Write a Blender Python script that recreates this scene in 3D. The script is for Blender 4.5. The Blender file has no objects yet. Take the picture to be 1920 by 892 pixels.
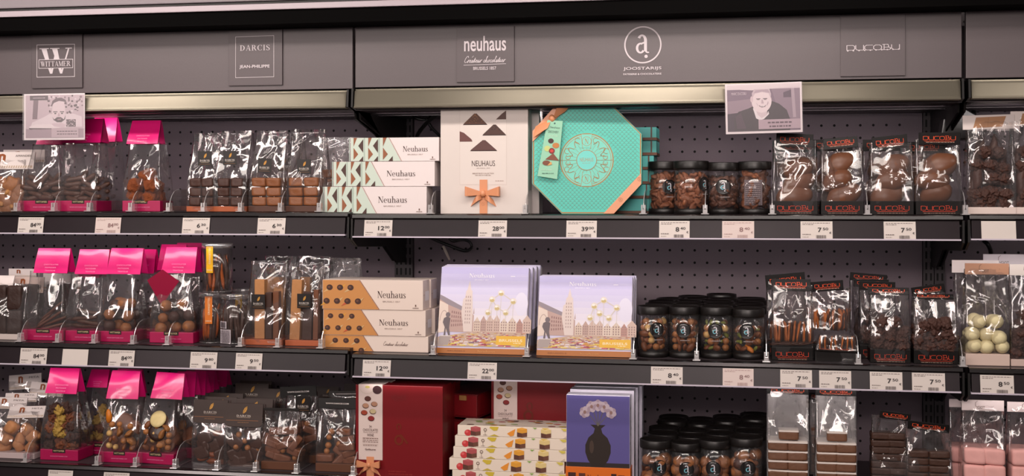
import bpy, bmesh, math, random
from mathutils import Vector, Matrix, noise

# ------------------------------------------------------------------ camera, world, lights, exposure
SC = bpy.context.scene
COL = SC.collection
R = math.radians
YAW, FOC, VH, DIST, EYE = R(10.43), 2388.0, 375.0, 2.5, 1.55
cam = bpy.data.cameras.new('camera')
cam.sensor_width = 36.0
cam.lens = 36.0 * FOC / 1920.0
cam.shift_y = (VH - 446.0) / 1920.0
cam.clip_start = 0.05
cam_ob = bpy.data.objects.new('camera', cam)
COL.objects.link(cam_ob)
cam_ob.location = (0, -DIST, EYE)
cam_ob.rotation_euler = (R(90), 0, YAW)
SC.camera = cam_ob
SC.view_settings.view_transform = 'Standard'
SC.view_settings.look = 'None'
SC.view_settings.exposure = -0.38
SC.view_settings.gamma = 1.0
SC.view_settings.use_curve_mapping = False
SC.cycles.transparent_max_bounces = 32
SC.cycles.max_bounces = 6
SC.cycles.diffuse_bounces = 3
SC.cycles.glossy_bounces = 3
SC.cycles.caustics_reflective = False
SC.cycles.caustics_refractive = False
SC.cycles.sample_clamp_indirect = 4.0

W = bpy.data.worlds.new('store_light')
SC.world = W
W.use_nodes = True
# the rest of the store: bright at eye level across the aisle, dimmer overhead and dark near the floor
_nt = W.node_tree
_bg = _nt.nodes['Background']
_tc = _nt.nodes.new('ShaderNodeTexCoord'); _sx = _nt.nodes.new('ShaderNodeSeparateXYZ'); _cr = _nt.nodes.new('ShaderNodeValToRGB'); _mr = _nt.nodes.new('ShaderNodeMapRange')
_mr.inputs['From Min'].default_value = -1; _mr.inputs['From Max'].default_value = 1
_nt.links.new(_tc.outputs['Generated'], _sx.inputs[0]); _nt.links.new(_sx.outputs['Z'], _mr.inputs['Value']); _nt.links.new(_mr.outputs[0], _cr.inputs[0]); _nt.links.new(_cr.outputs[0], _bg.inputs[0])
_el = _cr.color_ramp.elements
_el[0].position, _el[0].color = 0.30, (0.10, 0.08, 0.08, 1)
_el[1].position, _el[1].color = 1.0, (0.42, 0.37, 0.39, 1)
for _p, _c in ((0.47, (0.38, 0.32, 0.33, 1)), (0.56, (1.0, 0.90, 0.89, 1)), (0.70, (0.9, 0.80, 0.80, 1))):
    _e = _el.new(_p); _e.color = _c
_bg.inputs[1].default_value = 0.19

def area(name, loc, target, sx, sy, power, color, spread=180):
    l = bpy.data.lights.new(name, 'AREA')
    l.shape = 'RECTANGLE'
    l.size, l.size_y, l.energy, l.color = sx, sy, power, color
    l.spread = R(spread)
    o = bpy.data.objects.new(name, l)
    COL.objects.link(o)
    o.location = loc
    d = Vector(target) - Vector(loc)
    o.rotation_euler = d.to_track_quat('-Z', 'Y').to_euler()
    return o
WARM = (1.0, 0.895, 0.825)
# the lamps hung under the canopy, one per bay, with the gaps the photograph shows at the bay ends
for nm, x0, x1 in (('canopy_lamp', -1.95, -0.86), ('canopy_lamp', -0.58, 0.27), ('canopy_lamp', 0.80, 1.6)):
    area(nm, ((x0 + x1) / 2, -0.46, 2.08), ((x0 + x1) / 2, 0.02, 1.72), x1 - x0, 0.05, 4.2 * (x1 - x0), WARM)
# the ceiling lamps of the aisle
area('unseen_aisle_lamp', (-0.35, -1.7, 2.95), (-0.35, 0.1, 1.2), 2.6, 0.25, 18.0, WARM)
area('unseen_aisle_lamp', (-1.0, -3.6, 2.9), (-0.6, 0.1, 1.2), 3.0, 0.3, 12.0, WARM)
# added soft frontal fill, unseen behind the camera, reaching the shelf backs
area('front_fill_lamp', (-0.9, -3.1, 2.14), (-0.7, 0.2, 1.60), 3.4, 0.30, 31.0, WARM, 140)

# LED strips fixed under the front edge of the header and of each shelf, shining down and back onto the goods
for _x0, _x1 in ((-2.0, -0.82), (-0.77, 0.38), (0.43, 1.6)):
    for _z, _p, _y in ((1.730, 0.62, 0.105), (1.466, 0.42, 0.016), (1.180, 0.22, 0.016)):
        area('shelf_strip_lamp', ((_x0+_x1)/2, _y, _z), ((_x0+_x1)/2, _y+.29, _z-.08), _x1-_x0, 0.010, _p*(_x1-_x0), (1.0, 0.90, 0.88), 150)
# two unseen upright lamps added where their mirror image puts glare on the rails
area('unseen_aisle_lamp', (-0.02, -2.62, 2.15), (-0.02, 0, 1.4), 0.16, 0.9, 3.2, (1.0, 0.80, 0.78), 90)
area('unseen_aisle_lamp', (-2.45, -2.75, 2.10), (-1.2, 0, 1.4), 0.16, 0.9, 3.2, (1.0, 0.80, 0.78), 90)

# ------------------------------------------------------------------ picture to place
def ray(u, Y):
    dx = (u - 960) / FOC
    ry = math.cos(YAW) + dx * math.sin(YAW)
    t = (Y + DIST) / ry
    return (-math.sin(YAW) + dx * math.cos(YAW)) * t, t
def X(u, Y=0.0): return ray(u, Y)[0]
def Z(u, v, Y=0.0): return EYE - (v - VH) / FOC * ray(u, Y)[1]
ZS = {'L1': 1.5254, 'L2': 1.2453, 'L3': 0.9866, 'C1': 1.5218, 'C2': 1.2375, 'C3': 0.975, 'R1': 1.5232, 'R2': 1.2364, 'R3': 0.975}

# ------------------------------------------------------------------ materials
def lin(c):
    c = c / 255.0
    return c / 12.92 if c <= 0.04045 else ((c + 0.055) / 1.055) ** 2.4
def rgb(c): return (lin(c[0]), lin(c[1]), lin(c[2]), 1.0)
MATS = {}
def mat(c, rough=0.5, metal=0.0, spec=0.4, grain=0.0, bump=0.0, scale=60.0, name=None, coat=0.0):
    """principled material; grain mottles the colour, bump roughens the surface"""
    key = (c, rough, metal, spec, grain, bump, scale, coat)
    if key in MATS: return MATS[key]
    m = bpy.data.materials.new(name or 'paint_%02x%02x%02x' % c)
    m.use_nodes = True
    nt = m.node_tree
    p = nt.nodes['Principled BSDF']
    p.inputs['Base Color'].default_value = rgb(c)
    p.inputs['Roughness'].default_value = rough
    p.inputs['Metallic'].default_value = metal
    p.inputs['Specular IOR Level'].default_value = spec
    p.inputs['Coat Weight'].default_value = coat
    p.inputs['Coat Roughness'].default_value = 0.12
    if grain or bump:
        tc = nt.nodes.new('ShaderNodeTexCoord')
        nz = nt.nodes.new('ShaderNodeTexNoise')
        nz.inputs['Scale'].default_value = scale
        nz.inputs['Detail'].default_value = 4
        nt.links.new(tc.outputs['Object'], nz.inputs['Vector'])
        if grain:
            mx = nt.nodes.new('ShaderNodeMix'); mx.data_type = 'RGBA'
            a = rgb(c)
            mx.inputs['A'].default_value = tuple(max(0, x * (1 - grain)) for x in a[:3]) + (1,)
            mx.inputs['B'].default_value = tuple(min(1, x * (1 + grain)) for x in a[:3]) + (1,)
            nt.links.new(nz.outputs['Fac'], mx.inputs['Factor'])
            nt.links.new(mx.outputs['Result'], p.inputs['Base Color'])
        if bump:
            b = nt.nodes.new('ShaderNodeBump')
            b.inputs['Strength'].default_value = bump
            b.inputs['Distance'].default_value = 0.002
            nt.links.new(nz.outputs['Fac'], b.inputs['Height'])
            nt.links.new(b.outputs['Normal'], p.inputs['Normal'])
    MATS[key] = m
    return m
def film(name, haze=0.04, gloss=0.10, rough=0.10, tint=(0.97, 0.96, 0.96), bump=0.5, scale=45.0, milk=(0.9, 0.86, 0.86)):
    """thin clear film: see-through, with a sheen that grows at grazing angles and a little haze"""
    if name in MATS: return MATS[name]
    m = bpy.data.materials.new(name); m.use_nodes = True
    nt = m.node_tree; nt.nodes.clear()
    N = nt.nodes.new; L = nt.links.new
    out = N('ShaderNodeOutputMaterial')
    tr = N('ShaderNodeBsdfTransparent'); tr.inputs[0].default_value = tint + (1,)
    df = N('ShaderNodeBsdfDiffuse'); df.inputs[0].default_value = milk + (1,)
    gl = N('ShaderNodeBsdfGlossy'); gl.inputs['Roughness'].default_value = rough; gl.inputs[0].default_value = (1, 1, 1, 1)
    m1 = N('ShaderNodeMixShader'); m2 = N('ShaderNodeMixShader')
    lw = N('ShaderNodeLayerWeight'); lw.inputs['Blend'].default_value = 0.25
    mr = N('ShaderNodeMapRange'); mr.inputs['To Min'].default_value = gloss; mr.inputs['To Max'].default_value = 0.75
    L(lw.outputs['Facing'], mr.inputs['Value'])
    m1.inputs[0].default_value = haze
    L(tr.outputs[0], m1.inputs[1]); L(df.outputs[0], m1.inputs[2])
    L(mr.outputs[0], m2.inputs[0]); L(m1.outputs[0], m2.inputs[1]); L(gl.outputs[0], m2.inputs[2])
    if bump:
        tc = N('ShaderNodeTexCoord'); nz = N('ShaderNodeTexNoise')
        nz.inputs['Scale'].default_value = scale; nz.inputs['Detail'].default_value = 2; nz.inputs['Distortion'].default_value = 1.2
        bp = N('ShaderNodeBump'); bp.inputs['Strength'].default_value = bump; bp.inputs['Distance'].default_value = 0.004
        L(tc.outputs['Object'], nz.inputs['Vector']); L(nz.outputs['Fac'], bp.inputs['Height'])
        L(bp.outputs[0], gl.inputs['Normal'])
    L(m2.outputs[0], out.inputs[0])
    MATS[name] = m
    return m
CELLO = film('cellophane', haze=.022, gloss=.06, rough=.085, bump=.06, scale=30)
HAZY = film('cellophane_hazy', haze=0.17, gloss=0.08, rough=.09, bump=.06, scale=30)
CLEAR = film('clear_plastic', haze=0.015, gloss=0.03, rough=0.13, bump=0.05, scale=8)
ACRYL = film('acrylic', haze=0.05, gloss=0.05, rough=0.05, bump=0)
RIM = film('acrylic_edge', haze=0.45, gloss=0.25, rough=0.15, bump=0)

# ------------------------------------------------------------------ mesh building
class MB:
    def __init__(s): s.v = []; s.f = []; s.m = []; s.sm = []
    def add(s, vs, fs, mi=0, smooth=False):
        o = len(s.v); s.v += [tuple(v) for v in vs]
        for f in fs:
            s.f.append([o + i for i in f]); s.m.append(mi); s.sm.append(smooth)
        return s
    def box(s, x0, x1, y0, y1, z0, z1, mi=0):
        return s.add([(x0,y0,z0),(x1,y0,z0),(x1,y1,z0),(x0,y1,z0),(x0,y0,z1),(x1,y0,z1),(x1,y1,z1),(x0,y1,z1)],
              [(0,1,2,3)[::-1],(4,5,6,7),(0,1,5,4),(1,2,6,5),(2,3,7,6),(3,0,4,7)], mi)
    def prism(s, pts, a, b, axis='y', mi=0, smi=None):
        """closed outline swept along an axis: pts (x,z) for y, (y,z) for x, (x,y) for z"""
        g = {'y': lambda p, t: (p[0], t, p[1]), 'x': lambda p, t: (t, p[0], p[1]), 'z': lambda p, t: (p[0], p[1], t)}[axis]
        n = len(pts)
        o = len(s.v); s.v += [g(p, a) for p in pts] + [g(p, b) for p in pts]
        s.f += [[o + i for i in range(n)], [o + n + i for i in reversed(range(n))]]; s.m += [mi, mi]; s.sm += [False, False]
        for i in range(n):
            j = (i + 1) % n
            s.f.append([o + i, o + n + i, o + n + j, o + j]); s.m.append(mi if smi is None else smi); s.sm.append(False)
        return s
    def lathe(s, prof, n=24, mi=0, cx=0, cy=0, smooth=True):
        o = len(s.v)
        for r, z in prof:
            for k in range(n):
                a = 2 * math.pi * k / n
                s.v.append((cx + r * math.cos(a), cy + r * math.sin(a), z))
        for i in range(len(prof) - 1):
            for k in range(n):
                q = (k + 1) % n
                s.f.append([o + i*n + k, o + i*n + q, o + (i+1)*n + q, o + (i+1)*n + k]); s.m.append(mi); s.sm.append(smooth)
        for e, rev in ((0, True), (len(prof) - 1, False)):
            if prof[e][0] > 1e-5:
                c = [o + e*n + k for k in range(n)]
                s.f.append(c[::-1] if rev else c); s.m.append(mi); s.sm.append(False)
        return s
    def tube(s, path, r, n=8, mi=0, closed=False):
        P = [Vector(p) for p in path]; o = len(s.v)
        up = Vector((0.13, 0.21, 1)).normalized()
        for i, p in enumerate(P):
            d = (P[min(i+1, len(P)-1)] - P[max(i-1, 0)]).normalized()
            a = d.cross(up).normalized(); b = d.cross(a)
            rr = r[i] if isinstance(r, (list, tuple)) else r
            for k in range(n):
                t = 2*math.pi*k/n
                s.v.append(tuple(p + a*math.cos(t)*rr + b*math.sin(t)*rr))
        for i in range(len(P) - 1):
            for k in range(n):
                q = (k+1) % n
                s.f.append([o+i*n+k, o+i*n+q, o+(i+1)*n+q, o+(i+1)*n+k]); s.m.append(mi); s.sm.append(True)
        s.f += [[o+k for k in range(n)][::-1], [o+(len(P)-1)*n+k for k in range(n)]]; s.m += [mi, mi]; s.sm += [False, False]
        return s
    def mesh(s, name, mats, bevel=0.0, fix=True):
        me = bpy.data.meshes.new(name)
        me.from_pydata(s.v, [], s.f)
        for m in mats: me.materials.append(m)
        me.polygons.foreach_set('material_index', s.m)
        me.polygons.foreach_set('use_smooth', s.sm)
        if fix or bevel:
            bm = bmesh.new(); bm.from_mesh(me)
            bmesh.ops.recalc_face_normals(bm, faces=bm.faces)
            if bevel:
                es = [e for e in bm.edges if len(e.link_faces) == 2 and e.calc_face_angle() > 0.6]
                bmesh.ops.bevel(bm, geom=es, offset=bevel, segments=2, affect='EDGES', profile=0.6)
            bm.to_mesh(me); bm.free()
        return me
    def build(s, name, mats, parent=None, loc=(0,0,0), rot=(0,0,0), bevel=0.0, fix=True):
        if not isinstance(mats, (list, tuple)): mats = [mats]
        return put(name, s.mesh(name, mats, bevel, fix), parent, loc, rot)
def put(name, me, parent=None, loc=(0,0,0), rot=(0,0,0), scale=None):
    o = bpy.data.objects.new(name, me)
    COL.objects.link(o)
    o.parent = parent
    o.location = loc; o.rotation_euler = rot
    if scale is not None: o.scale = (scale,)*3 if not isinstance(scale, tuple) else scale
    return o
def tag(o, label, cat, group=None):
    o['label'] = label; o['category'] = cat
    if group: o['group'] = group
    return o
def thing(name, label, cat, loc, group=None, rz=0.0):
    o = put(name, None, None, loc, (0, 0, rz))
    o.empty_display_size = 0.03
    return tag(o, label, cat, group)

# ------------------------------------------------------------------ lettering
def ring(cx, cy, rx, ry, tx, ty, a0=0, a1=360, n=22):
    out = []
    for i in range(n):
        a, b = R(a0 + (a1-a0)*i/n), R(a0 + (a1-a0)*(i+1)/n)
        q = lambda t, k: (cx + (rx - k*tx)*math.cos(t), cy + (ry - k*ty)*math.sin(t))
        out.append([q(a,0), q(b,0), q(b,1), q(a,1)])
    return out
def rc(x0, y0, x1, y1): return [[(x0,y0),(x1,y0),(x1,y1),(x0,y1)]]
def ell(cx, cy, rx, ry, n=20, a0=0, a1=360):
    return [(cx + rx*math.cos(R(a0+(a1-a0)*i/n)), cy + ry*math.sin(R(a0+(a1-a0)*i/n))) for i in range(n + (0 if a1-a0 == 360 else 1))]
def stroke(pts, w, closed=False):
    """poly line with a constant width, as quads"""
    out = []
    P = list(pts) + ([pts[0]] if closed else [])
    for (x0,y0),(x1,y1) in zip(P, P[1:]):
        d = math.hypot(x1-x0, y1-y0) or 1
        ax, ay = (x1-x0)/d*w/2, (y1-y0)/d*w/2
        out.append([(x0-ax+ay, y0-ay-ax), (x0-ax-ay, y0-ay+ax), (x1+ax-ay, y1+ay+ax), (x1+ax+ay, y1+ay-ax)])
    return out
T = 0.035
def stem(x, y0, y1, w=0.13): return rc(x, y0, x+w, y1)
def srf(x0, x1, y): return rc(x0, y, x1, y+T)
GLY = {
 'N': (0.86, stem(.12,0,1,.045) + stem(.68,0,1,.045) + [[(.05,1),(.24,1),(.725,0),(.62,0)]] + srf(.0,.2,.965) + srf(.03,.26,0) + srf(.57,.84,.965)),
 'D': (0.82, stem(.1,0,1) + ring(.23,.5,.52,.5,.15,.04,-90,90) + srf(0,.3,0) + srf(0,.3,.965)),
 'A': (0.80, [[(.36,1),(.44,1),(.72,0),(.57,0)], [(.36,1),(.405,.95),(.13,0),(.085,0)]] + rc(.2,.3,.6,.34) + srf(.0,.24,0) + srf(.48,.8,0)),
 'R': (0.80, stem(.1,0,1) + ring(.3,.74,.3,.26,.14,.04,-90,90) + rc(.2,.96,.32,1) + rc(.2,.48,.32,.52) + [[(.34,.5),(.48,.5),(.76,0),(.6,0)]] + srf(0,.33,0) + srf(0,.3,.965) + srf(.6,.82,0)),
 'C': (0.78, ring(.44,.5,.42,.51,.15,.04,50,310) + rc(.68,.68,.72,.98) + rc(.68,.08,.71,.25)),
 'I': (0.38, stem(.12,0,1) + srf(0,.37,0) + srf(0,.37,.965)),
 'S': (0.62, ring(.3,.74,.26,.26,.1,.045,30,270) + ring(.3,.25,.28,.26,.12,.045,-150,90) + [[(.1,.66),(.2,.72),(.56,.33),(.46,.26)]] + rc(.5,.72,.535,.98) + rc(.03,.02,.065,.28)),
 'T': (0.76, stem(.31,0,1) + rc(.02,.96,.74,1) + rc(.02,.74,.055,1) + rc(.705,.74,.74,1) + srf(.2,.56,0)),
 'M': (0.98, stem(.12,0,1,.045) + stem(.74,0,1) + [[(.08,1),(.24,1),(.5,.1),(.44,0)], [(.74,1),(.8,1),(.5,0),(.44,0)]] + srf(0,.22,.965) + srf(0,.26,0) + srf(.64,.98,0) + srf(.78,.98,.965)),
 'E': (0.72, stem(.1,0,1) + rc(0,.96,.64,1) + rc(0,0,.68,.04) + rc(.2,.49,.48,.53) + rc(.61,.74,.645,1) + rc(.65,0,.685,.28) + rc(.45,.4,.48,.62)),
 'W': (1.10, [[(.06,1),(.24,1),(.44,.0),(.36,0)], [(.44,0),(.38,.0),(.55,.95),(.6,.9)], [(.42,1),(.6,1),(.78,0),(.7,0)], [(.72,0),(.77,0),(1.02,1),(.97,1)]] + srf(0,.32,.965) + srf(.36,.68,.965) + srf(.88,1.1,.965)),
 'e': (0.56, ring(.27,.33,.25,.345,.11,.035,0,318) + rc(.1,.33,.51,.365)),
 'u': (0.70, stem(.1,.15,.66,.12) + stem(.46,0,.66,.12) + ring(.3,.18,.2,.19,.1,.05,180,330) + srf(0,.15,.63) + srf(.36,.5,.63) + srf(.5,.68,0)),
 'h': (0.70, stem(.1,0,1.04,.12) + stem(.46,0,.45,.12) + ring(.37,.44,.21,.23,.12,.045,0,150) + srf(.0,.32,0) + srf(.36,.68,0) + srf(0,.12,1.0)),
 'a': (0.58, stem(.33,.08,.48,.12) + ring(.24,.46,.21,.2,.09,.035,0,160) + ring(.22,.19,.2,.2,.12,.035,60,330) + rc(.24,.35,.4,.385) + ring(.5,.1,.08,.1,.03,.03,180,340)),
 's': (0.46, ring(.22,.49,.17,.18,.08,.035,30,270) + ring(.22,.17,.19,.18,.09,.035,-150,90) + [[(.07,.46),(.15,.5),(.4,.2),(.31,.16)]] + rc(.36,.47,.39,.65) + rc(.02,.01,.05,.2)),
 ' ': (0.4, []),
}
SCR = {  # skeletons of the slanted hand-written line
 'C': (.62, [(.6,.78),(.5,.98),(.3,.95),(.12,.6),(.1,.2),(.28,0),(.55,.12)]), 'r': (.36, [(0,.05),(.15,.4),(.12,.0),(.18,.28),(.36,.4)]),
 'e': (.34, [(0,.1),(.2,.22),(.22,.38),(.1,.36),(.08,.1),(.2,0),(.34,.08)]), 'a': (.42, [(.26,.36),(.1,.34),(.04,.1),(.16,0),(.28,.34),(.28,.02),(.42,.08)]),
 't': (.34, [(0,.1),(.16,.72),(.12,.02),(.34,.1),(.05,.45),(.3,.47)]), 'u': (.46, [(0,.2),(.08,.38),(.1,.02),(.22,.02),(.32,.38),(.32,.02),(.46,.1)]),
 'c': (.34, [(.28,.34),(.12,.36),(.06,.1),(.16,0),(.34,.1)]), 'h': (.46, [(0,.1),(.2,.95),(.1,.9),(.06,0),(.12,.3),(.28,.36),(.28,.0),(.46,.08)]),
 'o': (.4, [(.2,.36),(.06,.26),(.1,.0),(.28,.08),(.26,.34),(.4,.32)]), 'l': (.3, [(0,.1),(.2,.9),(.12,.95),(.08,.05),(.3,.08)]), 'i': (.26, [(0,.1),(.1,.38),(.08,.02),(.26,.1)]), ' ': (.3, []),
}
DUC = {
 'D': (1.2, [(0,0),(.8,0),(1.05,.2),(1.05,.8),(.8,1),(.0,1),(.0,.0)]), 'U': (1.2, [(0,1),(0,.3),(.2,0),(1.05,0),(1.05,1)]),
 'C': (1.2, [(1.05,1),(.25,1),(0,.75),(0,.25),(.25,0),(1.05,0)]), 'O': (1.2, [(.25,0),(.8,0),(1.05,.25),(1.05,.75),(.8,1),(.25,1),(0,.75),(0,.25),(.25,0)]),
 'B': (1.2, [(0,0),(.85,0),(1.05,.12),(1.05,.38),(.85,.5),(.25,.5),(.7,.5),(.82,.7),(.7,1.1),(0,1.1),(.2,1.1),(.2,0)]),
}
_FC = {}
def sans(text, bold=0.0):
    """outlines of the default sans face, as flat polygons"""
    k = (text, bold)
    if k not in _FC:
        cu = bpy.data.curves.new('lettering', 'FONT'); cu.body = text; cu.resolution_u = 3; cu.offset = bold
        o = bpy.data.objects.new('lettering', cu)
        me = o.to_mesh()
        _FC[k] = [[(me.vertices[i].co.x, me.vertices[i].co.y) for i in p.vertices] for p in me.polygons]
        o.to_mesh_clear(); bpy.data.objects.remove(o); bpy.data.curves.remove(cu)
    return _FC[k]
def letters(text, face='sans', bold=0.0, track=0.0, weight=0.09):
    if face == 'sans': return sans(text, bold)
    out = []; x = 0.0
    for ch in text:
        if face == 'serif':
            w, ps = GLY[ch]
            out += [[(x+a, b) for a, b in p] for p in ps]
        elif face == 'script':
            w, ps = SCR[ch]
            if ps: out += stroke([(x + a*.85 + b*.35, b) for a, b in ps], weight*.6)
            w *= .85
        elif face == 'wide':
            w, ps = DUC[ch]
            if ps: out += stroke([(x+a, b) for a, b in ps], weight)
        x += w + track
    return out

class Print:
    """flat ink on one face; x to the right, y up, each layer a hair in front of the last"""
    def __init__(s): s.p = []; s.k = 0
    def poly(s, pts, c, layer=None, rough=0.5, **kw):
        if layer is None: s.k += 1; layer = s.k
        s.p.append((pts, (c, rough) + tuple(sorted(kw.items())), layer)); return s
    def polys(s, pl, c, **kw):
        s.k += 1
        for p in pl: s.poly(p, c, s.k, **kw)
        return s
    def rect(s, x0, y0, x1, y1, c, **kw): return s.poly([(x0,y0),(x1,y0),(x1,y1),(x0,y1)], c, **kw)
    def ellipse(s, cx, cy, rx, ry, c, n=20, **kw): return s.poly(ell(cx,cy,rx,ry,n), c, **kw)
    def text(s, t, cx, cy, w, h, c, face='sans', rot=0.0, **kw):
        mk = {k: kw.pop(k) for k in ('bold', 'track', 'weight') if k in kw}
        pl = letters(t, face, **mk)
        xs = [a for p in pl for a, b in p]; ys = [b for p in pl for a, b in p]
        x0, x1, y0, y1 = min(xs), max(xs), min(ys), max(ys)
        if w is None: w = h*(x1-x0)/(y1-y0)
        if h is None: h = w*(y1-y0)/(x1-x0)
        ca, sa = math.cos(rot), math.sin(rot)
        def f(a, b):
            a = ((a-x0)/(x1-x0)-.5)*w; b = ((b-y0)/(y1-y0)-.5)*h
            return (cx + a*ca - b*sa, cy + a*sa + b*ca)
        return s.polys([[f(a, b) for a, b in p] for p in pl], c, **kw)
    def dashes(s, x0, x1, y, h, c, seed=1, word=0.006):
        rr = random.Random(seed); x = x0; pl = []
        while x < x1:
            e = min(x1, x + word*rr.uniform(.5, 1.5)); pl += rc(x, y, e, y+h); x = e + word*.3
        return s.polys(pl, c)
    def build(s, name, parent, loc=(0,0,0), rot=(0,0,0), eps=0.00025, f=None, base=0.0002):
        mats = []; idx = {}; mb = MB(); eps = min(eps, .0011/max(1, s.k))
        cnt = {}; tot = {}
        for _q in s.p: tot[_q[2]] = tot.get(_q[2], 0) + 1
        for pts, key, k in s.p:
            if key not in idx:
                idx[key] = len(mats); mats.append(mat(key[0], key[1], **dict(key[2:])))
            cnt[k] = cnt.get(k, 0) + 1
            d = base + eps*(k + .8*cnt[k]/tot[k])
            g = f or (lambda x, y, d: (x, -d, y))
            mb.add([g(x, y, d) for x, y in pts], [list(range(len(pts)))], idx[key])
        me = bpy.data.meshes.new(name); me.from_pydata(mb.v, [], mb.f)
        for m in mats: me.materials.append(m)
        me.polygons.foreach_set('material_index', mb.m)
        return put(name, me, parent, loc, rot)
# ------------------------------------------------------------------ the room
def struct(name, mb, m, **k):
    o = mb.build(name, m, **k); o['kind'] = 'structure'; return o
struct('floor', MB().box(-4, 4, -5, 1.2, -0.1, 0), mat((120, 112, 108), .35, grain=.08, scale=5))
struct('wall_back', MB().box(-4, 4, 0.60, 0.7, 0, 3.0), mat((70, 64, 66), .7, grain=.05))

# ------------------------------------------------------------------ the three shelving bays
M_PANEL = mat((84, 74, 77), .42, spec=.5, grain=.05, bump=.045, scale=520, name='grey_panel')
M_PEG = mat((118, 104, 112), .55, spec=.35, grain=.05, bump=.12, scale=420, name='pegboard_grey')
M_HOLE = mat((10, 8, 8), .8, name='dark_hole')
M_BLACK = mat((14, 11, 10), .45, spec=.3, grain=.1, name='black_steel')
M_SHELF = mat((60, 52, 56), .45, spec=.4, grain=.05, name='shelf_steel')
M_RAIL = mat((31, 21, 26), .32, spec=.2, grain=.15, bump=.05, scale=30, name='price_rail_plastic')
M_LIP = mat((24, 19, 20), .2, spec=.7, grain=.05, name='rail_lip')
M_EDGE = mat((205, 195, 208), .3, grain=.03, name='rail_edge')
def brushed():
    m = mat((152, 145, 129), .42, metal=.6, name='brushed_aluminium')
    nt = m.node_tree; p = nt.nodes['Principled BSDF']
    tc = nt.nodes.new('ShaderNodeTexCoord'); mp = nt.nodes.new('ShaderNodeMapping'); nz = nt.nodes.new('ShaderNodeTexNoise')
    mp.inputs['Scale'].default_value = (1.5, 1, 420); nz.inputs['Scale'].default_value = 2.0; nz.inputs['Detail'].default_value = 3
    nt.links.new(tc.outputs['Object'], mp.inputs['Vector']); nt.links.new(mp.outputs[0], nz.inputs['Vector'])
    mr = nt.nodes.new('ShaderNodeMapRange'); mr.inputs['To Min'].default_value = .34; mr.inputs['To Max'].default_value = .52
    nt.links.new(nz.outputs['Fac'], mr.inputs['Value']); nt.links.new(mr.outputs[0], p.inputs['Roughness'])
    return m
M_ALU = brushed()
M_WHITE_ALU = mat((160, 147, 154), .35, spec=.5, grain=.02, name='pale_profile')

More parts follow.
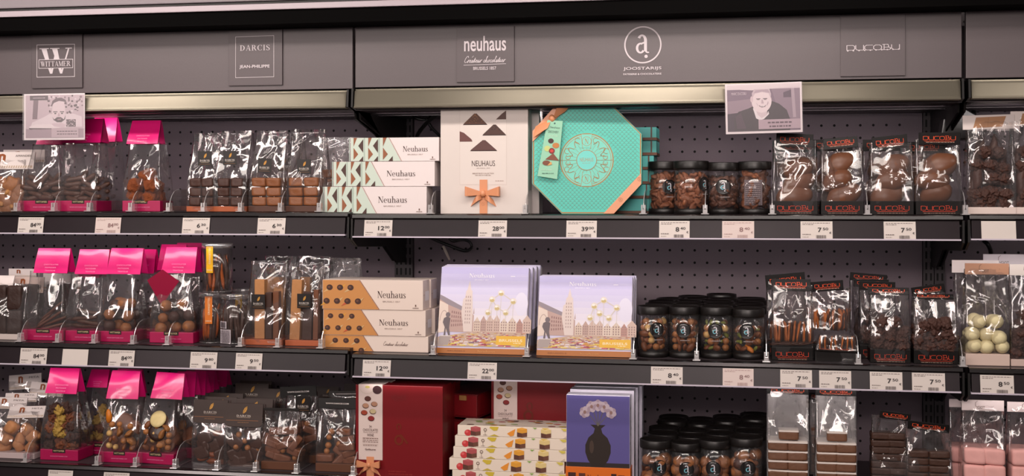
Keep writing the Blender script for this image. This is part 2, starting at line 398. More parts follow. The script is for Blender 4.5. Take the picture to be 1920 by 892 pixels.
PITCH = 0.028
BACK = 0.42
def bay(key, x0, x1, shelves, bar, label):
    t = thing('shelving_bay', label, 'shelf', ((x0+x1)/2, 0, 0), 'shelving bays of the chocolate wall')
    c = (x0+x1)/2
    # pegboard with sunk holes: a panel plus one dark disc per hole set into it
    mb = MB().box(x0-c+.022, x1-c-.022, BACK, BACK+.02, .25, 1.92)
    n = int((x1-x0-.06)/PITCH)
    holes = []
    for i in range(n):
        for j in range(int(1.05/PITCH)):
            px = x0-c+.035+i*PITCH; pz = .96+j*PITCH
            holes.append((px, pz))
    for px, pz in holes:
        mb.add([(px+.0030*math.cos(a*math.pi/4), BACK-.0006, pz+.0030*math.sin(a*math.pi/4)) for a in range(8)], [list(range(8))], 1)
    mb.build('pegboard', [M_PEG, M_HOLE], t, fix=False)
    for s, xs in ((0, x0-c+.010), (1, x1-c-.010)):
        u = MB().box(xs-.011, xs+.011, BACK-.012, BACK+.03, .1, 1.92)
        k = .75
        while k < 1.9:
            u.box(xs-.007, xs-.003, BACK-.0128, BACK-.011, k, k+.016, 1); u.box(xs+.003, xs+.007, BACK-.0128, BACK-.011, k, k+.016, 1)
            k += .024
        u.build('upright', [M_SHELF, M_HOLE], t)
    # header: panel, housing behind the bar, the bar itself
    hb, ht = bar[1]+.004, 1.965
    MB().box(x0-c+.002, x1-c-.002, .022, .04, hb, ht).build('header_panel', M_PANEL, t, bevel=.001)
    MB().box(x0-c+.002, x1-c-.002, .02, .18, bar[0]-.003, bar[0]+.012).box(x0-c+.002, x1-c-.002, .18, .20, bar[0]-.004, 1.9).build('header_housing', M_SHELF, t)
    MB().box(x0-c+.002, x1-c-.002, .205, BACK-.002, bar[0]+.004, bar[0]+.016).build('housing_floor', M_SHELF, t)
    pr = [(.020, bar[0]), (-.006, bar[0]), (-.0085, bar[0]+.0008), (-.0085, bar[0]+.0026), (-.006, bar[0]+.0034)]
    for q in range(9):
        a = q/8; pr.append((-.0055 - .0005*math.sin(math.pi*a) + .0055*a, bar[0]+.004+(bar[1]-bar[0]-.009)*a))
    pr += [(.006, bar[1]-.003), (.004, bar[1]-.001), (.020, bar[1])]
    lb = MB().prism(pr, x0-c+.008, x1-c-.008, 'x').build('light_bar', M_ALU, t)
    for p in lb.data.polygons: p.use_smooth = len(p.vertices) == 4
    for s in (x0-c+.004, x1-c-.004):
        MB().prism([(-.008, bar[0]+.002), (-.004, bar[1]), (.03, bar[1]), (.05, bar[0]-.02), (.19, bar[0]-.045), (BACK-.01, bar[0]-.12), (BACK-.01, bar[0]+.02), (.02, bar[0]-.002)], s-.002, s+.002, 'x').build('header_bracket', M_BLACK, t)
    for z in shelves:
        sb = MB().box(x0-c+.004, x1-c-.004, .012, BACK-.015, z-.022, z).build('shelf_board', M_SHELF, t)
        MB().prism([(-.006, z-.008), (-.004, z-.002), (.0, z), (.014, z), (.014, z-.020), (.0, z-.012)], x0-c+.004, x1-c-.004, 'x').build('rail_lip', M_LIP, sb)
        MB().prism([(-.0005, z-.009), (-.0075, z-.0455), (.004, z-.0455), (.012, z-.012)], x0-c+.008, x1-c-.010, 'x').build('price_rail', M_RAIL, sb)
        MB().prism([(-.0105, z-.0450), (-.0105, z-.0478), (.010, z-.0478), (.010, z-.0450)], x0-c+.006, x1-c-.008, 'x').build('rail_edge', M_EDGE, sb)
        for s in (x0-c+.003, x1-c-.003):
            MB().prism([(-.004, z-.010), (-.006, z-.052), (.03, z-.068), (.24, z-.075), (.33, z-.115), (BACK-.012, z-.118), (BACK-.012, z-.022), (.01, z-.022)], s-.002, s+.002, 'x').build('shelf_bracket', M_BLACK, sb)
    MB().box(x0-c+.004, x1-c-.004, .03, BACK, 0.0, .10).build('base_plinth', M_BLACK, t)
    return t
XL, XC0, XC1, XR = X(655), X(660), X(1809), X(1815)
bay('L', XL-1.30, XL+.002, [ZS['L1'], ZS['L2'], ZS['L3']], (1.738, 1.7755), 'grey perforated shelving bay holding the pink-topped bags')
bay('C', XC0-.002, XC1, [ZS['C1'], ZS['C2'], ZS['C3']], (1.7375, 1.7775), 'grey perforated shelving bay holding the teal octagon box and lavender boxes')
bay('R', XR-.002, XR+1.25, [ZS['R1'], ZS['R2'], ZS['R3']], (1.739, 1.776), 'grey perforated shelving bay holding the bag of white balls')

# canopy over the headers: black inner beam, pale profile and dark fascia
t = thing('canopy', 'black canopy with a pale metal edge running above the header panels', 'canopy', (-.35, 0, 1.93))
MB().box(-1.9, 2.4, -.055, .03, -.024, .0035).build('black_beam', mat((4, 3, 3), .7, spec=.04), t)
MB().box(-1.9, 2.4, -.062, -.03, .004, .0165).build('pale_profile', M_WHITE_ALU, t, bevel=.0015)
MB().box(-1.9, 2.4, -.060, -.03, .017, .021).build('shadow_gap', M_BLACK, t)
MB().box(-1.9, 2.4, -.066, .03, .0215, .10).build('fascia', mat((124, 115, 120), .5, grain=.03), t, bevel=.002)

# ------------------------------------------------------------------ logo plates and logos on the header
INK = (206, 196, 200)
def plate(u0, u1, v1, v0, label, draw, bare=False):
    Y = .0175 if not bare else .0215
    uc = (u0+u1)/2
    x0, x1 = X(u0, Y), X(u1, Y)
    z0, z1 = Z(uc, v1, Y), Z(uc, v0, Y)
    t = thing('logo_plate' if not bare else 'printed_emblem', label, 'sign', ((x0+x1)/2, Y, z0))
    if not bare: MB().box(-(x1-x0)/2, (x1-x0)/2, 0, .0045, 0, z1-z0).build('plate', mat((82, 72, 75), .45, spec=.5, grain=.05, bump=.045, scale=520), t, bevel=.0006)
    p = Print(); fx = lambda u: X(u, Y)-(x0+x1)/2; fz = lambda v: Z(uc, v, Y)-z0
    draw(p, fx, fz); p.build('lettering' if not bare else 'emblem_print', t)
def d1(p, x, z):
    a, b, c, d = x(69.5), x(140), z(144), z(83.5)
    p.polys(stroke([(a,c),(b,c),(b,d),(a,d)], .0011, True), INK)
    p.text('W', (a+b)/2, (z(90)+z(138))/2, x(136)-x(75), z(90)-z(138), INK, 'serif')
    p.rect(x(73), z(128), x(137.5), z(111), INK); p.rect(x(74), z(127), x(136.5), z(112), (82, 72, 75))
    p.text('WITTAMER', (a+b)/2, z(119.5), x(134)-x(77), z(114.5)-z(124), INK, 'serif')
plate(59, 154, 165, 60, 'header plate with a framed big letter W emblem', d1)
def d2(p, x, z):
    p.polys(stroke([(x(442),z(145)),(x(513.5),z(144.5)),(x(513.5),z(67.5)),(x(442),z(68.5))], .0009, True), INK)
    p.text('DARCIS', x(478), z(89.5), x(506)-x(450), z(84.5)-z(95), INK, 'serif', track=.1)
    p.text('JEAN-PHILIPPE', x(477.5), z(125.3), x(505.5)-x(449), z(121.5)-z(129), INK, bold=.02)
plate(428, 529, 160, 56, 'header plate with two lines of white lettering in a thin frame', d2)
def d3(p, x, z):
    p.text('neuhaus', x(909.5), z(81.5), x(949)-x(870.5), z(67)-z(95.5), INK, bold=.012)
    p.text('Créateur chocolatier'.replace('é', 'e'), x(909.5), z(111), x(948)-x(870), z(104)-z(117), INK, 'script', weight=.11)
    p.polys(stroke([(x(885.5), z(107.2)), (x(888), z(104.6))], .0007), INK)
    p.polys(stroke([(x(870), z(121.5)), (x(948.5), z(120.3))], .0009), INK)
    p.text('BRUSSELS 1857', x(909), z(128), x(930.5)-x(887.5), z(125)-z(131), INK, bold=.01)
plate(856, 964, 153.5, 50, 'header plate with tall white lowercase lettering above a handwritten line', d3)
def a_logo(p, cx, cz, h, c, c2=None):
    """lowercase a of a humanist face with a dot below; h is the letter's height"""
    w = h*.78
    q = lambda pl: [[(cx + (a-.5)*w, cz + (b-.5)*h) for a, b in t] for t in pl]
    p.polys(q(rc(.62, .1, .82, .70)), c)
    p.polys(q(ring(.48, .66, .34, .34, .2, .1, 0, 150) + ring(.88, .14, .2, .14, .1, .07, 180, 300)), c)
    p.polys(q(ring(.38, .27, .32, .29, .17, .09, 60, 330) + [[(.45,.56),(.7,.62),(.7,.54),(.5,.48)]]), c2 or c)
    p.ellipse(cx + w*.26, cz - h*.68, h*.09, h*.09, c)
def d4(p, x, z):
    cx, cz, r = x(1205.3), z(84), (x(1240.5)-x(1170.5))/2
    p.polys(ring(cx, cz, r, r, .0028, .0028, n=56), INK)
    a_logo(p, cx-.001, cz+.002, z(66)-z(101), INK)
    p.text('JOOSTARIJS', x(1204.5), z(128.8), x(1240.5)-x(1169), z(125.2)-z(132.4), INK, bold=.012)
    p.text('PATISSERIE & CHOCOLATERIE', x(1204.5), z(138.8), x(1240.5)-x(1169), z(137)-z(140.6), INK, bold=.02)
plate(1166, 1244, 143, 48, 'white ringed letter emblem printed straight on the header', d4, True)
def d5(p, x, z):
    p.text('DUCOBU', x(1637), z(88.5), x(1687)-x(1587), z(83)-z(94), INK, 'wide', weight=.10)
    for k in range(10): p.ellipse(x(1589.5+k*10.6), z(94.6-k*.16), .0016, .0012, INK, 10)
plate(1576, 1697.5, 142.5, 28, 'header plate with thin wide white letters over a row of dots', d5)

# ------------------------------------------------------------------ photo cards hung on the light bar
def photo_card(c0, c1, c2, c3, label, draw):
    """corners in the photograph: bottom left, bottom right, top right, top left"""
    Y = -.014
    x0, x1 = X((c0[0]+c3[0])/2, Y), X((c1[0]+c2[0])/2, Y)
    um = (c0[0]+c2[0])/2
    z0, z1 = Z(um, (c0[1]+c1[1])/2, Y), Z(um, (c2[1]+c3[1])/2, Y)
    w, h = x1-x0, z1-z0
    t = thing('photo_card', label, 'card', ((x0+x1)/2, Y, z0))
    t.rotation_euler = (0, math.atan2(c1[1]-c0[1], c1[0]-c0[0]), 0)
    MB().box(-w/2, w/2, 0, .0012, 0, h).build('card', mat((232, 222, 226), .5), t)
    p = Print(); draw(p, lambda a: (a-.5)*w, lambda b: (1-b)*h)
    adj = lambda c: tuple(int(max(20, min(230, (x-150)*1.3+118))) for x in c)
    p.p = [(q, (adj(k[0]),) + k[1:], l) for q, k, l in p.p]; p.build('photograph', t)
    MB().box(-w/2-.001, w/2+.001, -.0042, -.0036, -.001, h).build('plastic_sleeve', film('card_sleeve', haze=.02, gloss=.012, rough=.4, bump=0), t)
def pc1(p, x, z):
    P = lambda pts, c: p.poly([(x(a), z(b)) for a, b in pts], c)
    p.rect(x(.03), z(.96), x(.985), z(.03), (206, 190, 198))
    rr = random.Random(4)
    for k in range(70):   # leafy backdrop
        a, b = rr.uniform(.4, .96), rr.uniform(.05, .42)
        p.poly(ell(x(a), z(b), .0032*rr.uniform(.5,1), .0028*rr.uniform(.5,1), 7), rr.choice([(120,98,108),(150,130,140),(225,214,220),(96,76,88)]), layer=3)
    p.k = 4
    P([(.1,.95),(.35,.9),(.35,.7),(.1,.77)], (158,140,150)); p.rect(x(.03), z(.96), x(.985), z(.76), (176,158,168))
    P([(.16,.14),(.24,.14),(.22,.55),(.14,.55)], (140,122,132)); p.rect(x(.1), z(.14), x(.4), z(.04), (98,78,90)); p.dashes(x(.15), x(.35), z(.10), .002, (190,176,184), 3, .003)
    P([(.1,.74),(.14,.62),(.34,.5),(.42,.44),(.82,.44),(.95,.5),(.96,.72),(.6,.74),(.15,.78)], (226,214,220))
    P([(.08,.72),(.2,.66),(.46,.66),(.62,.7),(.6,.74),(.16,.77)], (232,222,226)); P([(.45,.65),(.62,.63),(.7,.68),(.66,.74),(.5,.71)], (214,198,206))
    P([(.08,.74),(.46,.75),(.46,.765),(.1,.775)], (110,90,100))
    p.ellipse(x(.575), z(.36), .0153, .0262, (226,212,218), 28)
    P([(.45,.28),(.47,.16),(.53,.1),(.62,.09),(.69,.14),(.71,.26),(.68,.18),(.58,.16),(.5,.2)], (120,100,112))
    P([(.47,.5),(.5,.56),(.55,.51),(.61,.51),(.66,.56),(.69,.46),(.68,.56),(.62,.62),(.55,.62),(.49,.57)], (92,72,84)); P([(.55,.55),(.62,.54),(.61,.57),(.56,.575)], (176,150,160))
    for q in (.52, .63): p.rect(x(q-.035), z(.405), x(q+.035), z(.385), (86,68,80)); p.ellipse(x(q), z(.43), .0026, .0014, (70,54,64), 10)
    P([(.57,.42),(.585,.42),(.6,.49),(.56,.49)], (200,182,190))
    p.rect(x(.7), z(.72), x(.855), z(.56), (120,100,112))
    for k in range(36): p.poly(ell(x(rr.uniform(.71,.845)), z(rr.uniform(.57,.71)), .0012, .001, 6), rr.choice([(220,206,212),(70,52,62)]), layer=40)
    p.k = 41
    p.rect(x(.46), z(.95), x(.9), z(.75), (200,184,192)); p.dashes(x(.55), x(.88), z(.83), .0024, (130,112,122), 5, .004); p.dashes(x(.55), x(.88), z(.89), .0024, (130,112,122), 6, .004)
photo_card((43,262),(157,262),(161,174),(47,177), 'hanging photo card of a bearded man resting on folded arms', pc1)
def pc2(p, x, z):
    P = lambda pts, c: p.poly([(x(a), z(b)) for a, b in pts], c)
    p.rect(x(.025), z(.955), x(.975), z(.03), (150,134,150))
    P([(.025,.955),(.025,.55),(.3,.5),(.42,.955)], (92,74,96)); P([(.025,.35),(.4,.3),(.4,.55),(.025,.6)], (170,154,166)); P([(.6,.1),(.975,.05),(.975,.8),(.7,.6)], (164,148,162))
    P([(.76,.2),(.86,.15),(.86,.3),(.76,.3)], (120,104,122)); P([(.86,.1),(.9,.1),(.92,.7),(.88,.7)], (190,176,186))
    P([(.12,.955),(.11,.7),(.17,.56),(.3,.5),(.42,.42),(.6,.36),(.7,.42),(.8,.55),(.84,.73),(.84,.955)], (88,68,88)); P([(.15,.9),(.13,.66),(.2,.58),(.27,.9)], (104,84,102))
    p.rect(x(.025), z(.12), x(.975), z(.02), (226,214,220)); P([(.025,.1),(.35,.14),(.6,.12),(.975,.08),(.975,.02),(.025,.02)], (232,222,226))
    P([(.39,.52),(.42,.66),(.47,.72),(.54,.66),(.55,.5)], (222,208,214)); P([(.36,.5),(.39,.48),(.42,.63),(.47,.70),(.54,.64),(.56,.56),(.57,.62),(.5,.72),(.45,.74),(.4,.7)], (240,230,234))
    p.ellipse(x(.475), z(.36), .0188, .0222, (236,224,228), 28)
    P([(.355,.3),(.35,.2),(.38,.12),(.58,.12),(.6,.22),(.595,.32),(.57,.21),(.48,.18),(.39,.21)], (214,200,208)); P([(.375,.20),(.40,.14),(.56,.13),(.585,.2),(.48,.17)], (196,180,190)); p.ellipse(x(.347), z(.32), .0028, .006, (222,206,212), 12)
    P([(.435,.44),(.475,.458),(.515,.452),(.54,.43),(.52,.475),(.48,.488),(.45,.47)], (150,128,138)); P([(.445,.447),(.48,.462),(.528,.444),(.5,.472),(.465,.468)], (246,238,240)); P([(.40,.38),(.42,.42),(.43,.47),(.415,.43)], (204,188,196)); P([(.56,.36),(.545,.42),(.55,.46),(.565,.40)], (204,188,196))
    for q in (.435, .525): p.rect(x(q-.03), z(.318), x(q+.025), z(.305), (120,102,114)); p.rect(x(q-.02), z(.335), x(q+.015), z(.325), (80,62,74))
    P([(.475,.33),(.49,.33),(.505,.41),(.47,.41)], (206,190,198))
    p.text('MARC DUCOBU', x(.18), z(.2), .028, .0052, (226,214,222))
    p.rect(x(.43), z(.92), x(.975), z(.73), (196,178,188)); p.dashes(x(.55), x(.86), z(.81), .003, (120,100,114), 5, .005); p.dashes(x(.57), x(.85), z(.885), .003, (120,100,114), 8, .005)
photo_card((1361.5,251),(1506,248),(1504,155),(1361,156), 'hanging photo card of a smiling man in a dark sweater', pc2)

# ------------------------------------------------------------------ price tags
TAGW = {}
def price_tag(u0, u1, key, price, cents, label, glare_tinted=False, blank=False):
    Y = -.006; zs = ZS[key]
    x0, x1 = X(u0, Y), X(u1, Y); w = x1-x0
    cat = ('price_tag', label, 'price tag', ((x0+x1)/2, -.0096, zs-.0452), 'price tags in the shelf rails')
    t = thing(*cat)
    t.rotation_euler = (R(-10.6), 0, 0)
    h = .0335
    MB().box(-w/2, w/2, 0, .0008, 0, h).build('tag_card', mat((216, 206, 199) if not glare_tinted else (216, 198, 192), .55, grain=.02), t)
    if blank: return
    k1 = (44, 34, 34) if not glare_tinted else (140, 108, 106); k2 = (120, 108, 104) if not glare_tinted else (178, 150, 146)  # pale set: rail glare painted into the card and ink colours
    p = Print(); rr = random.Random(label)
    p.dashes(-w*.44, w*.42, h*.88, .0011, k2, rr.random(), .004); p.dashes(-w*.44, -w*.1, h*.80, .0011, k2, rr.random(), .004)
    big = len(price)
    p.text(price, w*(.11 if big == 2 else .10), h*.50, w*(.22 if big == 2 else .12), h*.27, k1, bold=.025)
    p.text(cents, w*(.32 if big == 2 else .28), h*.56, w*.17, h*.15, k1, bold=.012)
    p.text('€', w*.43, h*.34, w*.065, h*.12, k1, bold=.01)
    p.dashes(-w*.44, -w*.18, h*.22, .0014, k2, rr.random(), .003); p.dashes(-w*.44, -w*.25, h*.08, .0008, k2, rr.random(), .003)
    x = w*-.02; pl = []
    while x < w*.30:
        b = rr.choice([.0003, .0005, .0009]); pl += rc(x, .0005, x+b, h*.2); x += b + rr.choice([.0004, .0006])
    p.polys(pl, k2 if glare_tinted else (90, 80, 78))
    p.build('printed_price', t)
for a in [
 (34, 81.5, 'L1', '84', '00', 'tag reading 84.00 under the bag of dark sticks beside the photo card', False),
 (179, 226.5, 'L1', '84', '00', 'sun-faded tag reading 84.00 on the top rail', True),  # not faded: rail glare painted into its colours
 (342, 393, 'L1', '6', '30', 'tag reading 6.30 under the bags of dark chocolate cubes'),
 (483, 535, 'L1', '6', '30', 'tag reading 6.30 under the bags of milk chocolate cubes'),
 (683, 735.5, 'C1', '12', '00', 'tag reading 12.00 under the mint and white box stack'),
 (897, 950.5, 'C1', '28', '00', 'tag reading 28.00 under the white gift box with a bow'),
 (1062, 1119, 'C1', '39', '00', 'tag reading 39.00 under the teal octagon box'),
 (1236, 1293, 'C1', '8', '40', 'clean tag reading 8.40 under the jars of chocolate flakes'),
 (1354, 1414, 'C1', '8', '40', 'faded pinkish tag reading 8.40 on the top rail', True),  # not faded: rail glare painted into its colours
 (1501, 1561, 'C1', '7', '50', 'tag reading 7.50 on the top rail nearer the photo card of the smiling man'),
 (1657, 1717, 'C1', '7', '50', 'tag reading 7.50 on the top rail nearer the bay end'),
 (38, 88, 'L2', '84', '00', 'middle rail tag reading 84.00 under the bag of thin twigs'),
 (204, 252, 'L2', '84', '00', 'middle rail tag reading 84.00 under the bag of mixed truffles'),
 (357, 407, 'L2', '9', '80', 'tag reading 9.80 under the tubs of candied peel'),
 (442, 491.5, 'L2', '9', '50', 'tag reading 9.50 under the bags of chocolate bars'),
 (680, 732.5, 'C2', '12', '00', 'tag reading 12.00 under the orange and white box stack'),
 (877, 931.5, 'C2', '22', '00', 'tag reading 22.00 under the lavender cityscape boxes'),
 (1220.5, 1280, 'C2', '8', '40', 'clean tag reading 8.40 under the jars of nuts'),
 (1355, 1413, 'C2', '8', '40', 'faded pinkish tag reading 8.40 on the middle rail', True),  # not faded: rail glare painted into its colours
 (1463, 1522.5, 'C2', '7', '50', 'tag reading 7.50 on the middle rail under the upright bag of florentines'),
 (1536, 1596, 'C2', '7', '50', 'tag reading 7.50 on the middle rail under the toppled florentine bag'),
 (1631, 1692, 'C2', '7', '50', 'tag reading 7.50 on the middle rail under the front bag of dark clusters'),
 (1710, 1772, 'C2', '7', '50', 'tag reading 7.50 on the middle rail closest to the bay end'),
 (1838, 1901, 'R2', '8', '50', 'tag reading 8.50 under the bag of white balls'),
]: price_tag(*a)
price_tag(1840, 1905, 'R1', '', '', 'large blank card in the top rail under the white-carded bag', blank=True)
price_tag(117, 165, 'L2', '', '', 'blank card in the middle rail under the bag of ridged sticks', blank=True)
price_tag(90, 136, 'L3', '84', '00', 'lowest rail tag with only its top edge showing, under the granola bag')
price_tag(194, 242, 'L3', '84', '00', 'lowest rail tag with only its top edge showing, under the mendiant bag')

# ------------------------------------------------------------------ clear dividers clipped to the shelf fronts
_fin = None
def divider(u, key, label):
    global _fin
    zs = ZS[key]
    t = thing('shelf_divider', label, 'divider', (X(u, .0), 0, zs), 'clear dividers along the shelf fronts')
    if _fin is None:
        pts = [(.010, .012), (.012, .022), (.02, .034), (.032, .043), (.05, .048), (.36, .048), (.36, .001), (.016, .001)]
        _fin = (MB().prism(pts, -.0007, .0007, 'x', 0, 1).mesh('fin', [ACRYL, RIM]),
                MB().box(-.0075, .0075, -.004, .016, .0005, .0025).box(-.0045, .0045, .001, .015, .0025, .010).box(-.0045, -.0012, .002, .014, .010, .019).box(.0012, .0045, .002, .014, .010, .019).mesh('clip', [RIM], .0006))
    put('fin', _fin[0], t); put('clip', _fin[1], t)
for u, key, where in [
 (28,'L1','beside the almond bark bag'),(98,'L1','in front of the bag under the photo card'),(165,'L1','at the base of the bag of dark sticks'),(243,'L1','in front of the bag of cocoa truffles'),(314,'L1','in the gap beyond the cocoa truffle bag'),
 (379,'L1','in front of the first bag of dark cubes'),(449,'L1','between dark and milk chocolate cubes'),(524,'L1','between the two bags of milk cubes'),(597,'L1','beside the mint patterned box stack'),
 (806,'C1','between mint boxes and white gift box'),(984,'C1','between white gift box and teal octagon'),(1206,'C1','between teal octagon and flake jars'),(1322,'C1','between the two pairs of flake jars'),(1448,'C1','between flake jars and orange-lettered bags'),(1627,'C1','in the middle of the orange-lettered bags'),(1811,'C1','at the bay end next to the white-carded bag'),
 (35,'L2','beside the white-carded bags'),(106,'L2','between twigs and ridged sticks'),(174,'L2','between ridged sticks and mixed truffles'),(247,'L2','beside the mixed truffle bag'),(312,'L2','in front of the round truffle bag'),
 (449,'L2','between peel tubs and bar bags'),(519,'L2','between the two bags of bars'),(600,'L2','beside the orange patterned box stack'),
 (811,'C2','between orange boxes and lavender boxes'),(987,'C2','between the two groups of lavender boxes'),(1187,'C2','between lavender boxes and nut jars'),(1306,'C2','between the two pairs of nut jars'),(1437,'C2','between nut jars and florentine bags'),(1610,'C2','between florentine bags and cluster bags'),(1806,'C2','at the bay end next to the white balls'),
 (46,'L3','beside the biscuit bag'),(180,'L3','between granola and mendiant bags'),(252,'L3','between the two mendiant bags'),(326,'L3','beyond the second mendiant bag'),(405,'L3','in front of the first brown flap bag'),(477,'L3','in front of the second brown flap bag'),(554,'L3','between the two nougat bags'),(661,'L3','beside the red gift boxes'),
]: divider(u, key, 'clear plastic shelf divider ' + where)
# ------------------------------------------------------------------ sweets: one mesh per kind and variant
CH_DARK, CH_MILK, CH_MID = (58, 34, 26), (128, 76, 48), (92, 54, 38)
def blob(name, m, rx, ry, rz, amp=0.0, freq=60.0, sub=2, seed=0, ridge=0.0, flat=False, edge=None):
    bm = bmesh.new(); bmesh.ops.create_icosphere(bm, subdivisions=sub, radius=1)
    for v in bm.verts:
        d = v.co.copy()
        p = Vector((d.x*rx, d.y*ry, d.z*rz))
        k = 1 + amp*noise.noise(p*freq + Vector((seed*7.3, seed*3.1, seed)))
        if edge: k *= 1/(abs(d.x)**edge + abs(d.y)**edge + abs(d.z)**edge)**(1/edge)
        if ridge: k += ridge*math.sin(d.z*9 + math.atan2(d.y, d.x)*2)
        v.co = p*k
    me = bpy.data.meshes.new(name); bm.to_mesh(me); bm.free()
    me.materials.append(m)
    if not flat: me.polygons.foreach_set('use_smooth', [True]*len(me.polygons))
    return me
def rod(name, m, L, r, bend=0.0, seed=0, taper=1.0):
    rr = random.Random(seed); n = 7
    path = [(L*(i/(n-1)-.5), bend*math.sin(math.pi*i/(n-1)), rr.uniform(-1,1)*r*.12) for i in range(n)]
    rads = [r*.55] + [r*rr.uniform(.92,1.06) for _ in range(n-2)] + [r*.55*taper]
    return MB().tube(path, rads, 8).mesh(name, [m])
_V = {}
